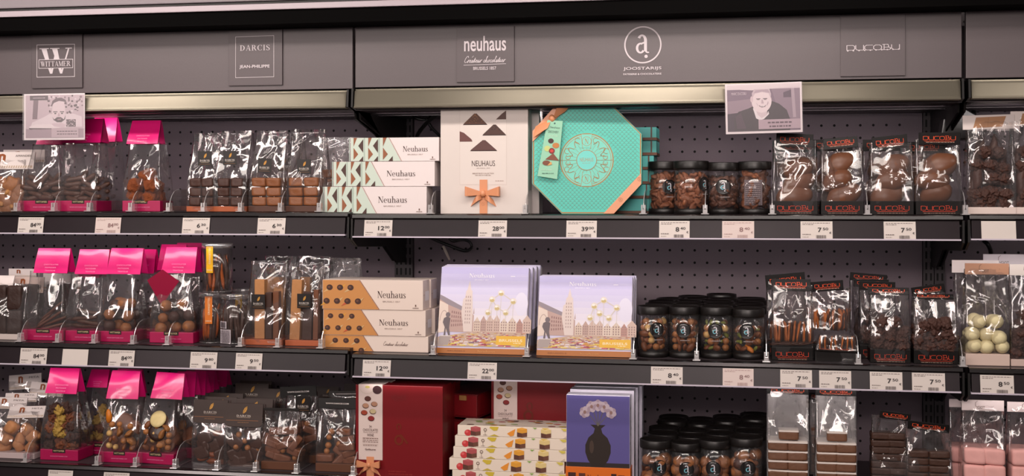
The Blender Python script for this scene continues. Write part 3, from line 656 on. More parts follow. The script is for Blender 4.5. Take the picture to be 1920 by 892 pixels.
def kind(k):
    """three variants of every sweet, built once"""
    if k in _V: return _V[k]
    M = lambda c, r=.45, **kw: mat(c, r, grain=kw.pop('grain', .25), bump=kw.pop('bump', .4), scale=kw.pop('scale', 130), **kw)
    B = lambda f: [f(i) for i in range(3)]
    v = {
     'dark_stick': lambda: B(lambda i: rod('dark_stick', M((84,56,46)), .036+.006*i, .0060, .001*i, i)),
     'ridged_stick': lambda: B(lambda i: rod('ridged_stick', M((82,56,46)), .078, .0056, .002*i, i)),
     'twig': lambda: B(lambda i: rod('chocolate_twig', M((96,64,52)), .085, .0036, .003*i, i)),
     'peel': lambda: B(lambda i: rod('candied_peel', M((168,82,26), .3), .062+.008*i, .0042, .006*(i-1), i)),
     'dipped_peel': lambda: B(lambda i: rod('dipped_peel', M((66,44,36), .4), .07+.006*i, .0048, .004*(i-1), i)),
     'cocoa_truffle': lambda: B(lambda i: blob('cocoa_truffle', M((126,64,32), .9, bump=1.2, scale=260), .0175, .0165, .016, .22, 120, 4, i)),
     'truffle_dark': lambda: B(lambda i: blob('dark_truffle', M((74,50,44), .55), .0125, .0125, .0122, .06, 90, 3, i, .03)),
     'truffle_milk': lambda: B(lambda i: blob('milk_truffle', M((150,96,58), .5), .0125, .0125, .0120, .05, 90, 3, i, .035)),
     'white_ball': lambda: B(lambda i: blob('white_ball', M((226,214,168), .55, grain=.06), .0142, .0142, .0138, .05, 60, 3, i)),
     'hull': lambda: B(lambda i: blob('chocolate_hull', M((112,72,52), .36, grain=.12, bump=.05), .031, .018, .0215, .25, 30, 3, i)),
     'dark_cube': lambda: B(lambda i: blob('dark_cube', M((70,44,36), .5), .0136, .0185, .0096, .05, 80, 4, i, edge=9)),
     'milk_cube': lambda: B(lambda i: blob('milk_cube', M((134,82,50), .42, grain=.12), .0158, .0185, .0096, .05, 60, 4, i, edge=10)),
     'mallow_choc': lambda: B(lambda i: blob('coated_marshmallow', M((112,76,56), .5, grain=.12), .0195, .018, .0088, .03, 60, 4, i, edge=10)),
     'mallow_dark': lambda: B(lambda i: blob('dark_marshmallow', M((70,46,36), .5, grain=.12), .0195, .018, .0066, .03, 60, 4, i, edge=10)),
     'mallow_pink': lambda: B(lambda i: blob('pink_marshmallow', M((236,176,170), .8, grain=.05, bump=.2), .0200, .02, .0152, .07, 45, 4, i, edge=8)),
     'white_slab': lambda: [MB().box(-.0192,.0192,-.0185,.017,0,.0032).mesh('white_slab', [M((226,214,206), .6, grain=.05)], .001)]*3,
     'bark': lambda: B(lambda i: blob('bark_piece', M((146,96,62), .5), .016, .007, .0155, .32, 90, 3, i)),
     'bark_nut': lambda: B(lambda i: blob('almond', M((178,126,74), .5), .008, .005, .006, .3, 110, 2, i)),
     'dark_cluster': lambda: B(lambda i: blob('dark_cluster', M((74,46,38), .6, bump=1.2, scale=300), .0145, .012, .012, .42, 210, 4, i)),
     'flake': lambda: B(lambda i: blob('chocolate_flake', M((136,82,54), .5, bump=.7), .0105, .008, .0052, .9, 120, 3, i)),
     'flake_dark': lambda: B(lambda i: blob('chocolate_flake', M((92,56,40), .5, bump=.7), .0105, .008, .0052, .9, 120, 3, i)),
     'almond': lambda: B(lambda i: blob('almond', M((122,70,38), .4), .0105, .0042, .0066, .06, 80, 2, i)),
     'hazelnut': lambda: B(lambda i: blob('hazelnut', M((168,110,64), .4), .0068, .0068, .0068, .08, 120, 2, i)),
     'blanched': lambda: B(lambda i: blob('blanched_nut', M((206,166,104), .45), .0068, .0068, .0072, .08, 100, 2, i)),
     'walnut': lambda: B(lambda i: blob('walnut', M((150,98,54), .5, bump=.9), .0125, .006, .0115, .45, 130, 3, i)),
     'disc_milk': lambda: B(lambda i: MB().lathe([(.0002,-.0022),(.0185*.92,-.0022),(.0185,-.0008),(.0185*.98,.0012),(.0185*.7,.0024),(.0002,.0028)], 22).mesh('milk_disc', [M((128,80,58), .35, grain=.1)])),
     'disc_dark': lambda: B(lambda i: MB().lathe([(.0002,-.0022),(.0185*.92,-.0022),(.0185,-.0008),(.0185*.98,.0012),(.0185*.7,.0024),(.0002,.0028)], 22).mesh('dark_disc', [M((52,32,26), .28, grain=.1)])),
     'disc_white': lambda: B(lambda i: MB().lathe([(.0002,-.0022),(.0185*.92,-.0022),(.0185,-.0008),(.0185*.98,.0012),(.0185*.7,.0024),(.0002,.0028)], 22).mesh('white_disc', [M((224,204,146), .4, grain=.1)])),
     'granola_dark': lambda: B(lambda i: blob('dark_granola', M((66,40,32), .7, bump=1.2, scale=300), .015, .014, .013, .5, 190, 4, i)),
     'granola_gold': lambda: B(lambda i: blob('golden_granola', M((176,142,68), .7, bump=1.2, scale=300), .012, .010, .015, .5, 190, 4, i)),
     'granola_red': lambda: B(lambda i: blob('milk_granola', M((116,66,42), .7, bump=1.2, scale=300), .015, .014, .013, .5, 190, 4, i)),
     'biscuit': lambda: B(lambda i: blob('tan_biscuit', M((190,132,88), .6, grain=.1, scale=90), .016, .0105, .013, .2, 60, 3, i, .03, edge=4)),
     'florentine': lambda: B(lambda i: blob('florentine', M((164,92,44), .55, bump=1.0), .0030, .020, .021, .20, 190, 3, i, edge=3)),
     'florentine_back': lambda: B(lambda i: blob('florentine_base', M((58,34,26), .4, grain=.1), .0022, .020, .020, .04, 90, 3, i, edge=3)),
     'nougat': lambda: B(lambda i: blob('nut_slab', M((124,78,56), .42, grain=.15), .017, .011, .0072, .06, 120, 4, i, edge=9)),
     'shard_dark': lambda: B(lambda i: blob('dark_shard', M((72,44,34), .36, grain=.12), .017, .0045, .013, .10, 60, 4, i, edge=7)),
     'pecan': lambda: B(lambda i: blob('pecan', M((128,64,32), .45), .012, .006, .0065, .2, 140, 3, i, .05)),
     'dark_block': lambda: B(lambda i: blob('dark_block', M((54,34,28), .5), .0175, .016, .028, .04, 60, 4, i, edge=10)),
     'drip': lambda: B(lambda i: blob('coated_stem', M((78,48,40), .5, bump=.6), .0085, .008, .028, .45, 70, 3, i)),
     'dried_fruit': lambda: B(lambda i: blob('dried_fruit', M((206,118,30), .4), .0055, .004, .012, .25, 90, 2, i)),
     'pistachio': lambda: B(lambda i: blob('pistachio', M((122,128,52), .5), .0065, .003, .0035, .1, 90, 2, i)),
    }[k]()
    _V[k] = v
    return v
def drop(parent, k, x, y, z, rr, rot=None, s=1.0):
    me = rr.choice(kind(k))
    if rot is None: rot = (rr.uniform(-.6, .6), rr.uniform(-.6, .6), rr.uniform(0, 6.28))
    return put(me.name.split('.')[0], me, parent, (x, y, z), rot, s)
def pile(parent, ks, w, d, z0, hgt, seed, px=.022, pz=.016, rot='any', s=1.0, dome=.35, back=True, cap=95):
    """fill the lower part of a package: rows from the shelf up, front first"""
    rr = random.Random(seed); n = 0
    nz = max(1, round(hgt/pz)); ny = max(1, int(d/px)) if back else 1
    for j in range(nz):
        f = (j+.5)/nz
        ww = w*(1 - dome*max(0, f-.55)/.45)
        nx = max(1, int(ww/px))
        for b in range(ny):
            for i in range(nx):
                if n >= cap: return
                x = (i+.5-nx/2)*(ww/nx) + rr.uniform(-.2,.2)*px
                y = d*(b+.5)/ny + rr.uniform(-.12,.12)*px
                z = z0 + pz*(j+.45) + rr.uniform(-.2,.2)*pz
                if rot == 'any': q = (rr.uniform(-1,1), rr.uniform(-1,1), rr.uniform(0,6.28))
                elif rot == 'flat': q = (rr.uniform(-.12,.12), rr.uniform(-.2,.2), rr.uniform(-.2,.2))
                elif rot == 'slant': q = (0, rr.uniform(-.75,-.25), rr.uniform(-.3,.3))
                elif rot == 'face': q = (rr.uniform(-.4,.4)+R(70), rr.uniform(-.9,.9), rr.uniform(-.5,.5))
                elif rot == 'lay': q = (0, rr.gauss(0,.35), rr.uniform(-.45,.45))
                elif rot == 'none': q = (rr.uniform(-.03,.03), rr.uniform(-.03,.03), rr.uniform(-.05,.05))
                elif rot == 'up': q = (rr.uniform(-.2,.2), R(90)+rr.uniform(-.22,.22), rr.uniform(-.2,.2))
                drop(parent, rr.choice(ks), x, y, z, rr, q, s*rr.uniform(.92, 1.1)); n += 1

# ------------------------------------------------------------------ clear bags
def clear_bag(parent, w, d, h, seed, m=None, fill=.45, topd=.006, wtop=1.0, crush=.0032, side=True, lean=.5, z0=.0005):
    """a gusseted film bag: flat-bottomed, closing towards the top, with sharp creases and soft bulges"""
    rr = random.Random(seed)
    nx, ny, nz = 20, 4, max(8, int(h/.0052))
    per = [('f', i/nx) for i in range(nx)] + [('r', i/ny) for i in range(ny)] + [('b', i/nx) for i in range(nx)] + [('l', i/ny) for i in range(ny)]
    cr = []
    for k in range(int(7 + crush*2600)):
        an = rr.gauss(math.pi*.5, .55) if rr.random() < .55 else rr.uniform(0, math.pi)
        cr.append((rr.uniform(-.6,.6)*w, h*(rr.random()**.7), math.cos(an), math.sin(an), rr.choice((-1, 1))*rr.uniform(.4, 1.3), rr.uniform(.0018, .0055), rr.uniform(.012, .06), rr.choice('ffb')))
    pl = []
    for k in range(9):
        an = rr.uniform(0, math.pi); pl.append((rr.uniform(-.55,.55)*w, h*rr.uniform(.05, 1.0), math.cos(an), math.sin(an), rr.gauss(0, 1)*.055/.0042, rr.choice('ffb')))
    off = Vector((rr.uniform(0, 50), rr.uniform(0, 50), rr.uniform(0, 50)))
    vs = []
    for j in range(nz+1):
        t = j/nz
        s = max(0, (t-fill*.6)/(1-fill*.6)); s = s*s*(3-2*s)
        dd = d*(1-s) + topd*s; ww = w*(1 + (wtop-1)*s)
        yc = d*.5*(1-s) + d*lean*s
        pin = (d-dd)*.42
        a = crush*(.15 + 1.0*min(1, t/max(.05, fill))**1.5) * (1 if t < .97 else .5)
        for k, q in per:
            x = (-ww/2 + ww*q) if k == 'f' else (ww/2 - ww*q)
            z = t*h
            o = .35*noise.noise(Vector((x*20, z*20, 3.0 if k == 'f' else 8.0)) + off)
            for cx, cz, ca, sa, am, fc in pl:
                if (fc == 'b') == (k == 'b'): o += am*(abs((x-cx)*sa - (z-cz)*ca) - .025)
            for cx, cz, ca, sa, am, wd, ln, fc in cr:
                if (fc == 'b') != (k == 'b'): continue
                dx, dz = x-cx, z-cz
                al = dx*ca + dz*sa; ac = abs(-dx*sa + dz*ca)
                if abs(al) < ln*1.5 and ac < wd*3: o += am*math.exp(-ac/wd)*max(0, 1-(al/(ln*1.5))**2)
            o *= a
            e = min(1, q*4, (1-q)*4) if k in 'fb' else 1
            if k == 'f': y = yc-dd/2 + (o*e if j else 0)
            elif k == 'b': y = yc+dd/2 + (o*e if j else 0)
            else:
                sg = 1 if k == 'r' else -1
                x = sg*(ww/2 - pin*(1-abs(2*q-1)) + (o*.6 if 0 < q and j else 0)); y = yc + (-dd/2 + dd*q)*sg
            if j == nz: z += rr.uniform(-.0012, .0012)
            vs.append((x, y, z0 + max(0, z)))
    n = len(per); fs = []
    for j in range(nz):
        for k in range(n):
            q = (k+1) % n
            fs.append((j*n+k, j*n+q, (j+1)*n+q, (j+1)*n+k))
    return MB().add(vs, fs, 0, True).build('clear_bag', m or CELLO, parent, fix=False)
def geom(u0, u1, vtop, Y, zs, d=0.0):
    x0, x1 = X(u0, Y), X(u1, Y)
    return (x0+x1)/2, x1-x0, Z((u0+u1)/2, vtop, Y+d/2) - zs

# ---- bag with the pink folded paper cap and pink base
PINK, PINKD = (232, 16, 120), (176, 10, 84)
M_PINK = mat(PINK, .34, spec=.5, grain=.04, coat=.5)
def crumple(me, seed):
    rr = random.Random(seed); bm = bmesh.new(); bm.from_mesh(me)
    bmesh.ops.triangulate(bm, faces=[f for f in bm.faces if len(f.verts) > 4])
    bmesh.ops.subdivide_edges(bm, edges=bm.edges, cuts=9, use_grid_fill=True)
    zs = [v.co.z for v in bm.verts]; z0, z1 = min(zs), max(zs)
    ln = [(rr.uniform(-.03,.03), rr.uniform(z0, z1), rr.uniform(0, math.pi), rr.gauss(0, 1)) for _ in range(7)]
    for v in bm.verts:
        o = sum(a*.06*(abs((v.co.x-x)*math.sin(t) - (v.co.z-z)*math.cos(t)) - .012) for x, z, t, a in ln)
        v.co.y += max(-.0013, min(.0013, o))
    for f in bm.faces: f.smooth = True
    bm.to_mesh(me); bm.free()
    me.set_sharp_from_angle(angle=R(32))
def pink_bag(u0, u1, vtop, vcap, key, Y, d, label, fillf, seed, group='pink-capped bags', caps=None, base=True, roll=0.0, cap_d=None, contents_h=None):
    zs = ZS[key]; xc, w, h = geom(u0, u1, vtop, Y, zs, d)
    t = thing('pink_capped_bag', label, 'sweets bag', (xc, Y, zs), group)
    hc = Z((u0+u1)/2, vtop, Y) - Z((u0+u1)/2, vcap, Y)
    cu0, cu1 = caps or (u0+3, u1-3)
    cx = (X(cu0, Y)+X(cu1, Y))/2 - xc; cw = X(cu1, Y)-X(cu0, Y)
    cd = cap_d or d*.55
    clear_bag(t, w, d, h-hc+.003, seed, fill=.5, topd=cd*.92, wtop=min(1, cw/w)*.985, crush=.0024)
    # the cap: a folded tent with tucked-in ends
    z0, z1 = h-hc, h
    y0 = d*.5-cd*.62; y1 = d*.5+cd*.5; ym = d*.5
    c0, c1 = cx-cw/2, cx+cw/2; tk = cd*.22
    f = lambda zz: zz
    vs = [(c0,y0,z0),(c1,y0,z0),(c1,y1,z0),(c0,y1,z0),(c0+.003,ym-.002,z1),(c1-.003,ym-.002,z1),(c1-.003,ym+.002,z1),(c0+.003,ym+.002,z1),(c0+tk,ym,z0+.002),(c1-tk,ym,z0+.002)]
    cap = MB().add(vs, [(0,1,5,4),(2,3,7,6),(4,5,6,7),(1,9,5),(9,2,6),(9,6,5),(0,4,8),(8,7,3),(8,4,7)]).build('paper_cap', [M_PINK], t, fix=False)
    crumple(cap.data, seed)
    sl = math.atan2(ym-.002-y0, hc)
    p = Print()
    for k, wd in enumerate((.42, .32, .30)): p.text(('CHOCOLATIER', 'PATISSIER', 'TRAITEUR')[k], .0, hc*(.36-.13*k), cw*wd, hc*.055, (246, 150, 196))
    p.build('cap_lettering', cap, (cx, y0-.0016, z0), (-sl, 0, 0))
    if base:
        hb = .0235
        bs = MB().box(-w/2-.0006, w/2+.0006, -.0008, d+.0008, .0004, hb).build('pink_base', mat((168, 6, 76), .42, spec=.5, grain=.04), t, bevel=.0015)  # deeper pink than the cap: weaker light low down put into the colour
        p = Print()
        p.rect(-w*.17, hb*.72, w*.17, hb*1.06, (36, 26, 24)); p.text('WITTAMER', 0, hb*.89, w*.29, hb*.16, (222, 196, 150))
        p.text('WWW.WITTAMER.COM', 0, hb*.40, w*.46, hb*.085, (244, 150, 196))
        p.build('base_print', bs, (0, -.0008, 0))
    fillf(t, w*.9, d*.9, .024, seed)
    if roll: t.rotation_euler = (0, roll, 0)
    return t
def F(ks, hgt, **kw): return lambda t, w, d, z, seed: pile(t, ks, w, d, z, hgt, seed, **kw)

# ---- bag with the dark square leaf sticker
GOLD = (206, 150, 62)
def leaf(p, cx, cy, s):
    pts = [(-.5,-.9),(-.42,-.2),(-.1,.5),(.6,1.0),(.62,.3),(.35,-.4),(-.1,-.75)]
    p.poly([(cx+a*s, cy+b*s) for a, b in pts], GOLD)
    p.polys(stroke([(cx-.45*s, cy-.9*s), (cx, cy), (cx+.5*s, cy+.8*s)], s*.08), (120, 78, 30))
def leaf_sticker(t, x, z, s, y, tilt=0.0):
    p = Print(); p.rect(-s/2, -s/2, s/2, s/2, (26, 20, 18), rough=.4); leaf(p, .02*s, s*.18, s*.18)
    p.text('DARCIS', 0, -s*.15, s*.72, s*.14, (232, 222, 214), 'serif', track=.04); p.dashes(-s*.28, s*.28, -s*.29, s*.035, (150, 132, 110), 1, .002); p.rect(-s*.4, -s*.40, s*.4, -s*.385, (150, 100, 50))
    st = MB().box(-s/2, s/2, 0, .0006, -s/2, s/2).build('leaf_sticker', mat((26, 20, 18), .4), t, (x, y, z), (0, tilt, 0))
    p.build('sticker_print', st)
def sticker_bag(u0, u1, vtop, key, Y, d, label, fillf, seed, stick=None, base=None, hazy=False, group='leaf-stickered bags', crush=.0042, wtop=1.0):
    zs = ZS[key]; xc, w, h = geom(u0, u1, vtop, Y, zs, d)
    t = thing('leaf_sticker_bag', label, 'sweets bag', (xc, Y, zs), group)
    clear_bag(t, w, d, h, seed, HAZY if hazy else CELLO, fill=.4, topd=.008, crush=crush, wtop=wtop)
    if stick:
        uu, vv, ss, tl = stick
        leaf_sticker(t, X(uu, Y)-xc, Z(uu, vv, Y)-zs, ss, .0005, tl)
    if base: MB().box(-w/2-.0005, w/2+.0005, -.0006, d, .0004, base[1]).build('base_tray', mat(base[0], .5, grain=.06), t, bevel=.001)
    fillf(t, w*.92, d*.85, base[1] if base else .002, seed)
    return t
def grid_fill(k, cols, rows, deep, cw, chh, gap=.0008, top=None):
    def f(t, w, d, z, seed):
        rr = random.Random(seed)
        for b in range(deep):
            for j in range(rows):
                for i in range(cols):
                    drop(t, k, (i-(cols-1)/2)*cw + rr.uniform(-.0006,.0006), d*(b+.5)/deep + rr.uniform(-.001,.001), z + chh*(j+.5), rr, (rr.uniform(-.03,.03), rr.uniform(-.03,.03), rr.uniform(-.06,.06)))
                    if top and j in top: drop(t, top[j], (i-(cols-1)/2)*cw, d*(b+.5)/deep, z + chh*(j+1)-.003, rr, (0, 0, 0))
    return f

# ---- bag with the black folded card and thin orange lettering
ORANGE = (236, 84, 36)
M_BLKCARD = mat((15, 11, 10), .40, spec=.22, grain=.05)
def black_card(t, x, y, z, w, h, roll=0.0, pitch=0.0, name='header_card', yaw=0.0):
    c = MB().box(-w/2, w/2, -.0012, .0012, 0, h).build(name, M_BLKCARD, t, (x, y, z), (pitch, roll, yaw), bevel=.0006)
    p = Print(); p.text('DUCOBU', 0, h*.56, w*.78, h*.36, ORANGE, 'wide', weight=.105)
    p.rect(-w*.36, h*.275, w*.36, h*.30, ORANGE); p.dashes(-w*.32, w*.36, h*.19, h*.035, (206, 170, 150), 2, .004)
    p.build('card_lettering', c, (0, -.0013, 0))
    return c
def card_bag(u0, u1, vtop, vcard, key, Y, d, label, fillf, seed, base=True, roll=0.0, pitch=0.0, group='bags with orange-lettered cards', hazy=False, card=None, bh=.0265, yaw=0.0, crush=.0042, wtop=1.0):
    zs = ZS[key]; xc, w, h = geom(u0, u1, vtop, Y, zs, d)
    t = thing('black_card_bag', label, 'sweets bag', (xc, Y, zs), group)
    hc = Z((u0+u1)/2, vtop, Y) - Z((u0+u1)/2, vcard, Y)
    clear_bag(t, w, d, h-hc*.55, seed, HAZY if hazy else CELLO, fill=.5, topd=.006, crush=crush, wtop=wtop, lean=.35)
    cw = w if not card else X(card[1], Y)-X(card[0], Y); cx = 0 if not card else (X(card[0], Y)+X(card[1], Y))/2-xc
    black_card(t, cx, d*.35-.003, h-hc, cw, hc, roll, pitch)
    if base:
        bs = MB().box(-w/2-.0006, w/2+.0006, -.0008, d, .0004, bh).build('black_base', M_BLKCARD, t, bevel=.0008)
        p = Print(); p.text('DUCOBU', 0, bh*.50, w*.80, bh*.36, (200, 60, 30), 'wide', weight=.09)
        p.rect(-w*.36, bh*.22, w*.36, bh*.25, (200, 60, 30)); p.dashes(-w*.34, w*.36, bh*.10, bh*.04, (150, 120, 105), 2, .004)
        p.build('base_lettering', bs, (0, -.0008, 0))
    fillf(t, w*.92, d*.85, bh+.0005 if base else .002, seed)
    if yaw: t.rotation_euler = (0, 0, yaw)
    return t

# ---- bag with a pale folded card
def pale_card_bag(u0, u1, vtop, vcard, key, Y, d, label, fillf, seed, draw, col=(226, 214, 214), base=None, roll=0.0, pitch=0.0, card=None, group='bags with pale cards', crush=.004, hazy=False, cap_col=None, lean=.35):
    zs = ZS[key]; xc, w, h = geom(u0, u1, vtop, Y, zs, d)
    t = thing('pale_card_bag', label, 'sweets bag', (xc, Y, zs), group)
    hc = Z((u0+u1)/2, vtop, Y) - Z((u0+u1)/2, vcard, Y)
    clear_bag(t, w, d, h-hc*.5, seed, HAZY if hazy else CELLO, fill=.5, topd=.006, crush=crush, lean=lean)
    cw = w if not card else X(card[1], Y)-X(card[0], Y); cx = 0 if not card else (X(card[0], Y)+X(card[1], Y))/2-xc
    c = MB().box(-cw/2, cw/2, -.0014, .0014, 0, hc).build('header_card', mat(col, .55, grain=.02), t, (cx, d*lean-.003, h-hc), (pitch, roll, 0), bevel=.0006)
    p = Print(); draw(p, cw, hc); p.build('card_print', c, (0, -.0015, 0))
    if base: MB().box(-w/2-.0005, w/2+.0005, -.0006, d, .0004, base[1]).build('paper_base', mat(base[0], .6, grain=.02), t, bevel=.001)
    fillf(t, w*.92, d*.85, base[1] if base else .002, seed)
    return t

# ---- jar with a black lid
M_LID = mat((22, 18, 17), .38, spec=.5, grain=.05)
JARS = {}
def jar_mesh(r, h):
    k = (round(r, 4), round(h, 4))
    if k not in JARS:
        body = MB().lathe([(r, .009), (r, h-.013)], 32)
        body = body.mesh('jar_wall', [CLEAR])
        lid = MB().lathe([(r+.0012, h-.016), (r+.0016, h-.014), (r+.0016, h-.0015), (r+.0008, h), (r-.002, h), (r-.003, h-.0022), (0.0002, h-.0024)], 36).mesh('black_lid', [M_LID])
        foot = MB().lathe([(r-.002, .0), (r+.0006, .001), (r+.0006, .011), (r-.001, .0112), (.0002, .0112)], 32).mesh('black_foot', [M_LID])
        JARS[k] = (body, lid, foot)
    return JARS[k]
def jar(x, Y, zs, r, h, label, ks=None, seed=0, logo=None, group='black-lidded jars', fill=.9, extra=None, px=.016, pz=.011):
    t = thing('lidded_jar', label, 'jar', (x, Y+r, zs), group)
    body, lid, foot = jar_mesh(r, h)
    put('jar_wall', body, t); put('black_lid', lid, t); put('black_foot', foot, t)
    if logo is not None:
        a0, s, z = logo
        p = Print(); p.ellipse(0, 0, s, s, (24, 20, 20), 30, rough=.4)
        a_logo(p, 0, .001, s*.95, (214, 208, 214), (120, 190, 206))
        lb = p.build('round_label', t, f=lambda px_, py, dd: ((r+.0003+dd)*math.sin(a0 + px_/r), -(r+.0003+dd)*math.cos(a0 + px_/r), z+py), eps=.0002)
        p = Print(); p.dashes(-.009, .009, 0, .0018, (150, 140, 140), 3, .002)
        p.build('label_line', lb, f=lambda px_, py, dd: ((r+.0003+dd)*math.sin(a0 + .1 + px_/r), -(r+.0003+dd)*math.cos(a0 + .1 + px_/r), z-s*1.45+py))
    if ks:
        rr = random.Random(seed); n = 0; hh = (h-.03)*fill
        nz = int(hh/pz)
        for j in range(nz):
            na = max(3, int(2*math.pi*(r-.008)/px))
            for i in range(na):
                a = 2*math.pi*(i + rr.random()*.6)/na + j*.5
                if math.cos(a) < -.35 or n >= 95: continue
                q = r-.0105 - rr.random()*.003
                drop(t, rr.choice(ks), q*math.sin(a), -q*math.cos(a), .0145 + pz*(j+.5), rr, (rr.uniform(-1.3,1.3), rr.uniform(-1.3,1.3), rr.uniform(0,6.28)), rr.uniform(.85,1.12)); n += 1
    return t

# ---- cartons
def carton(name, label, cat, loc, w, d, h, col, draw=None, group=None, rot=(0,0,0), rough=.45, bevel=.0008, side=None, top=None, seam=True):
    t = thing(name, label, cat, loc, group); t.rotation_euler = rot
    b = MB().box(-w/2, w/2, 0, d, 0, h).build('carton_body', mat(col, rough, grain=.015), t, bevel=bevel)
    if draw:
        for nm, fn in (draw if isinstance(draw, list) else [('front_print', draw)]):
            p = Print(); fn(p, w, h); p.build(nm, t)
    if side:
        p = Print(); side(p, d, h); p.build('side_print', t, f=lambda a, b_, dd: (w/2+dd, a, b_))
    if top:
        p = Print(); top(p, w, d); p.build('top_print', t, f=lambda a, b_, dd: (a, b_, h+dd))
    return t
def bow(parent, x, z, s, y, col=(222, 150, 108)):
    """ribbon bow: two loops, two tails, a knot"""
    m = mat(col, .35, spec=.5, grain=.05)
    o = put('ribbon_bow', None, parent, (x, y, z))
    for sg in (-1, 1):
        mb = MB(); n = 12; wd = .30*s
        up = []
        for i in range(n+1):
            a = i/n
            px = sg*s*(.08 + .92*math.sin(math.pi*a*.5 if a < .5 else math.pi*.25 + (a-.5)*math.pi*.5)) if False else sg*s*(.10+.90*math.sin(math.pi*a))
            py = -s*(.10+.32*math.sin(math.pi*a)) * (1 if a < .5 else .25) - .002
            ww = wd*(.35 + .65*math.sin(math.pi*a))
            zc = .10*s*math.sin(math.pi*a)
            up.append(((px, py, zc+ww), (px, py, zc-ww*.85)))
        vs = [v for p in up for v in p]
        mb.add(vs, [(2*i, 2*i+1, 2*i+3, 2*i+2) for i in range(n)], 0, True)
        mb.build('bow_loop', m, o, fix=False)
        mb = MB(); vs = []
        for i in range(9):
            a = i/8
            px = sg*s*(.08+.78*a); zc = -s*(.12 + .62*a**1.2); py = -s*.16*math.sin(a*5) - .002
            vs += [(px - s*.12*sg*a, py, zc + s*.20), (px + s*.12*sg*a, py, zc - s*.20)]
        mb.add(vs, [(2*i, 2*i+1, 2*i+3, 2*i+2) for i in range(8)], 0, True)
        mb.build('bow_tail', m, o, fix=False)
    put('bow_knot', blob('bow_knot', m, s*.17, s*.14, s*.20, .15, 90, 3, 1), o, (0, -s*.16, 0))
    return o
# ================================================================== TOP SHELF, first bay
def nlogo(txt):
    def dr(p, w, h):
        p.rect(-w*.48, h*.06, w*.48, h*.20, (196, 172, 150)); p.k += 1
        for i in range(20): p.poly([(w*(-.46+.046*i), h*.06), (w*(-.44+.046*i), h*.06), (w*(-.43+.046*i), h*.20), (w*(-.45+.046*i), h*.20)], (232, 220, 214), p.k)
        p.polys(rc(-w*.20, h*.42, -w*.15, h*.86) + rc(-w*.11, h*.42, -w*.06, h*.80) + ring(-w*.13, h*.72, w*.07, h*.16, w*.05, h*.12, 0, 180), (150, 78, 36))
        if txt: p.text(txt, w*.28, h*.76, w*.30, h*.12, (120, 108, 104))
    return dr
WCARD = (232, 220, 216)
pale_card_bag(-42, 40, 284, 318, 'L1', .035, .055, 'bag of almond chocolate bark under a white card, at the edge of the top shelf', lambda t,w,d,z,s: (pile(t, ['bark'], w, d, z, .066, s, px=.022, pz=.016, rot='lay', s=1.1), pile(t, ['bark_nut'], w, .006, z, .06, s+1, px=.030, pz=.030)), 11, nlogo('AMANDES'), WCARD, card=(-42, 55), pitch=-.25)
pale_card_bag(0, 78, 281, 305, 'L1', .115, .05, 'white-carded bag directly behind the almond bark bag', F(['bark'], .05, px=.026, pz=.018, back=False), 12, nlogo(''), WCARD, crush=.005, hazy=True)
DS = F(['dark_stick'], .056, px=.022, pz=.0105, rot='lay', dome=.5)
pink_bag(44, 113, 232, 272, 'L1', .035, .065, 'pink-capped bag of dark sticks half hidden under the photo card', F(['dark_stick'], .050, px=.022, pz=.0105, rot='lay', dome=.2), 21, caps=(62, 112))
pink_bag(113, 181, 223, 269, 'L1', .035, .065, 'pink-capped bag of dark sticks just past the photo card, top shelf', DS, 22, caps=(112, 184))
pink_bag(168, 212, 219, 267, 'L1', .125, .06, 'pink-capped bag of dark sticks close behind the one past the photo card', F(['dark_stick'], .05, px=.034, pz=.012, back=False), 23, caps=(163, 211))
pink_bag(70, 140, 226, 270, 'L1', .125, .06, 'pink-capped bag showing only a red strip below the photo card', F(['dark_stick'], .05, px=.034, pz=.012, back=False), 24)
pink_bag(230, 300, 226, 271, 'L1', .035, .062, 'pink-capped bag of brown cocoa truffles standing alone on the top shelf', F(['cocoa_truffle'], .060, px=.027, pz=.0205, dome=.5), 25, caps=(233, 292))
CUBD = grid_fill('dark_cube', 2, 3, 2, .042, .0285)
CUBM = grid_fill('milk_cube', 2, 3, 2, .0326, .0198)
TRAY1, TRAY2 = ((172, 88, 50), .0115), ((84, 52, 40), .0125)
sticker_bag(350, 406, 250, 'L1', .040, .075, 'bag of dark chocolate cubes with square leaf sticker nearest the lone truffle bag', grid_fill('dark_cube', 2, 3, 2, .0282, .0200), 31, (384, 297, .031, 0), TRAY1)
sticker_bag(401, 462, 246, 'L1', .036, .075, 'bag of dark chocolate cubes with square leaf sticker beside the milk cubes', grid_fill('dark_cube', 2, 3, 2, .0282, .0200), 32, (431, 296, .030, 0), TRAY1)
sticker_bag(378, 446, 250, 'L1', .150, .07, 'clear bag of dark cubes standing behind the first two cube bags', grid_fill('dark_cube', 2, 3, 1, .0282, .0200), 33, (420, 296, .030, .1), TRAY1)
sticker_bag(466, 532, 246, 'L1', .034, .075, 'bag of milk chocolate cubes beside the dark cubes, sticker low on its front', CUBM, 34, (496, 310, .030, .05), TRAY2, wtop=.92)
sticker_bag(536, 601, 243, 'L1', .034, .075, 'bag of milk chocolate cubes closest to the mint patterned boxes', CUBM, 35, (570, 312, .030, .0), TRAY2)
sticker_bag(490, 560, 250, 'L1', .145, .07, 'clear bag with gold leaf sticker behind the milk cube bags', grid_fill('milk_cube', 2, 3, 1, .0326, .0198), 36, (533, 308, .030, 0), TRAY2)
sticker_bag(585, 665, 258, 'L1', .150, .08, 'crumpled shiny clear bag behind the mint box stack', grid_fill('milk_cube', 2, 4, 1, .0326, .0198), 37, None, TRAY2, crush=.008, hazy=True)

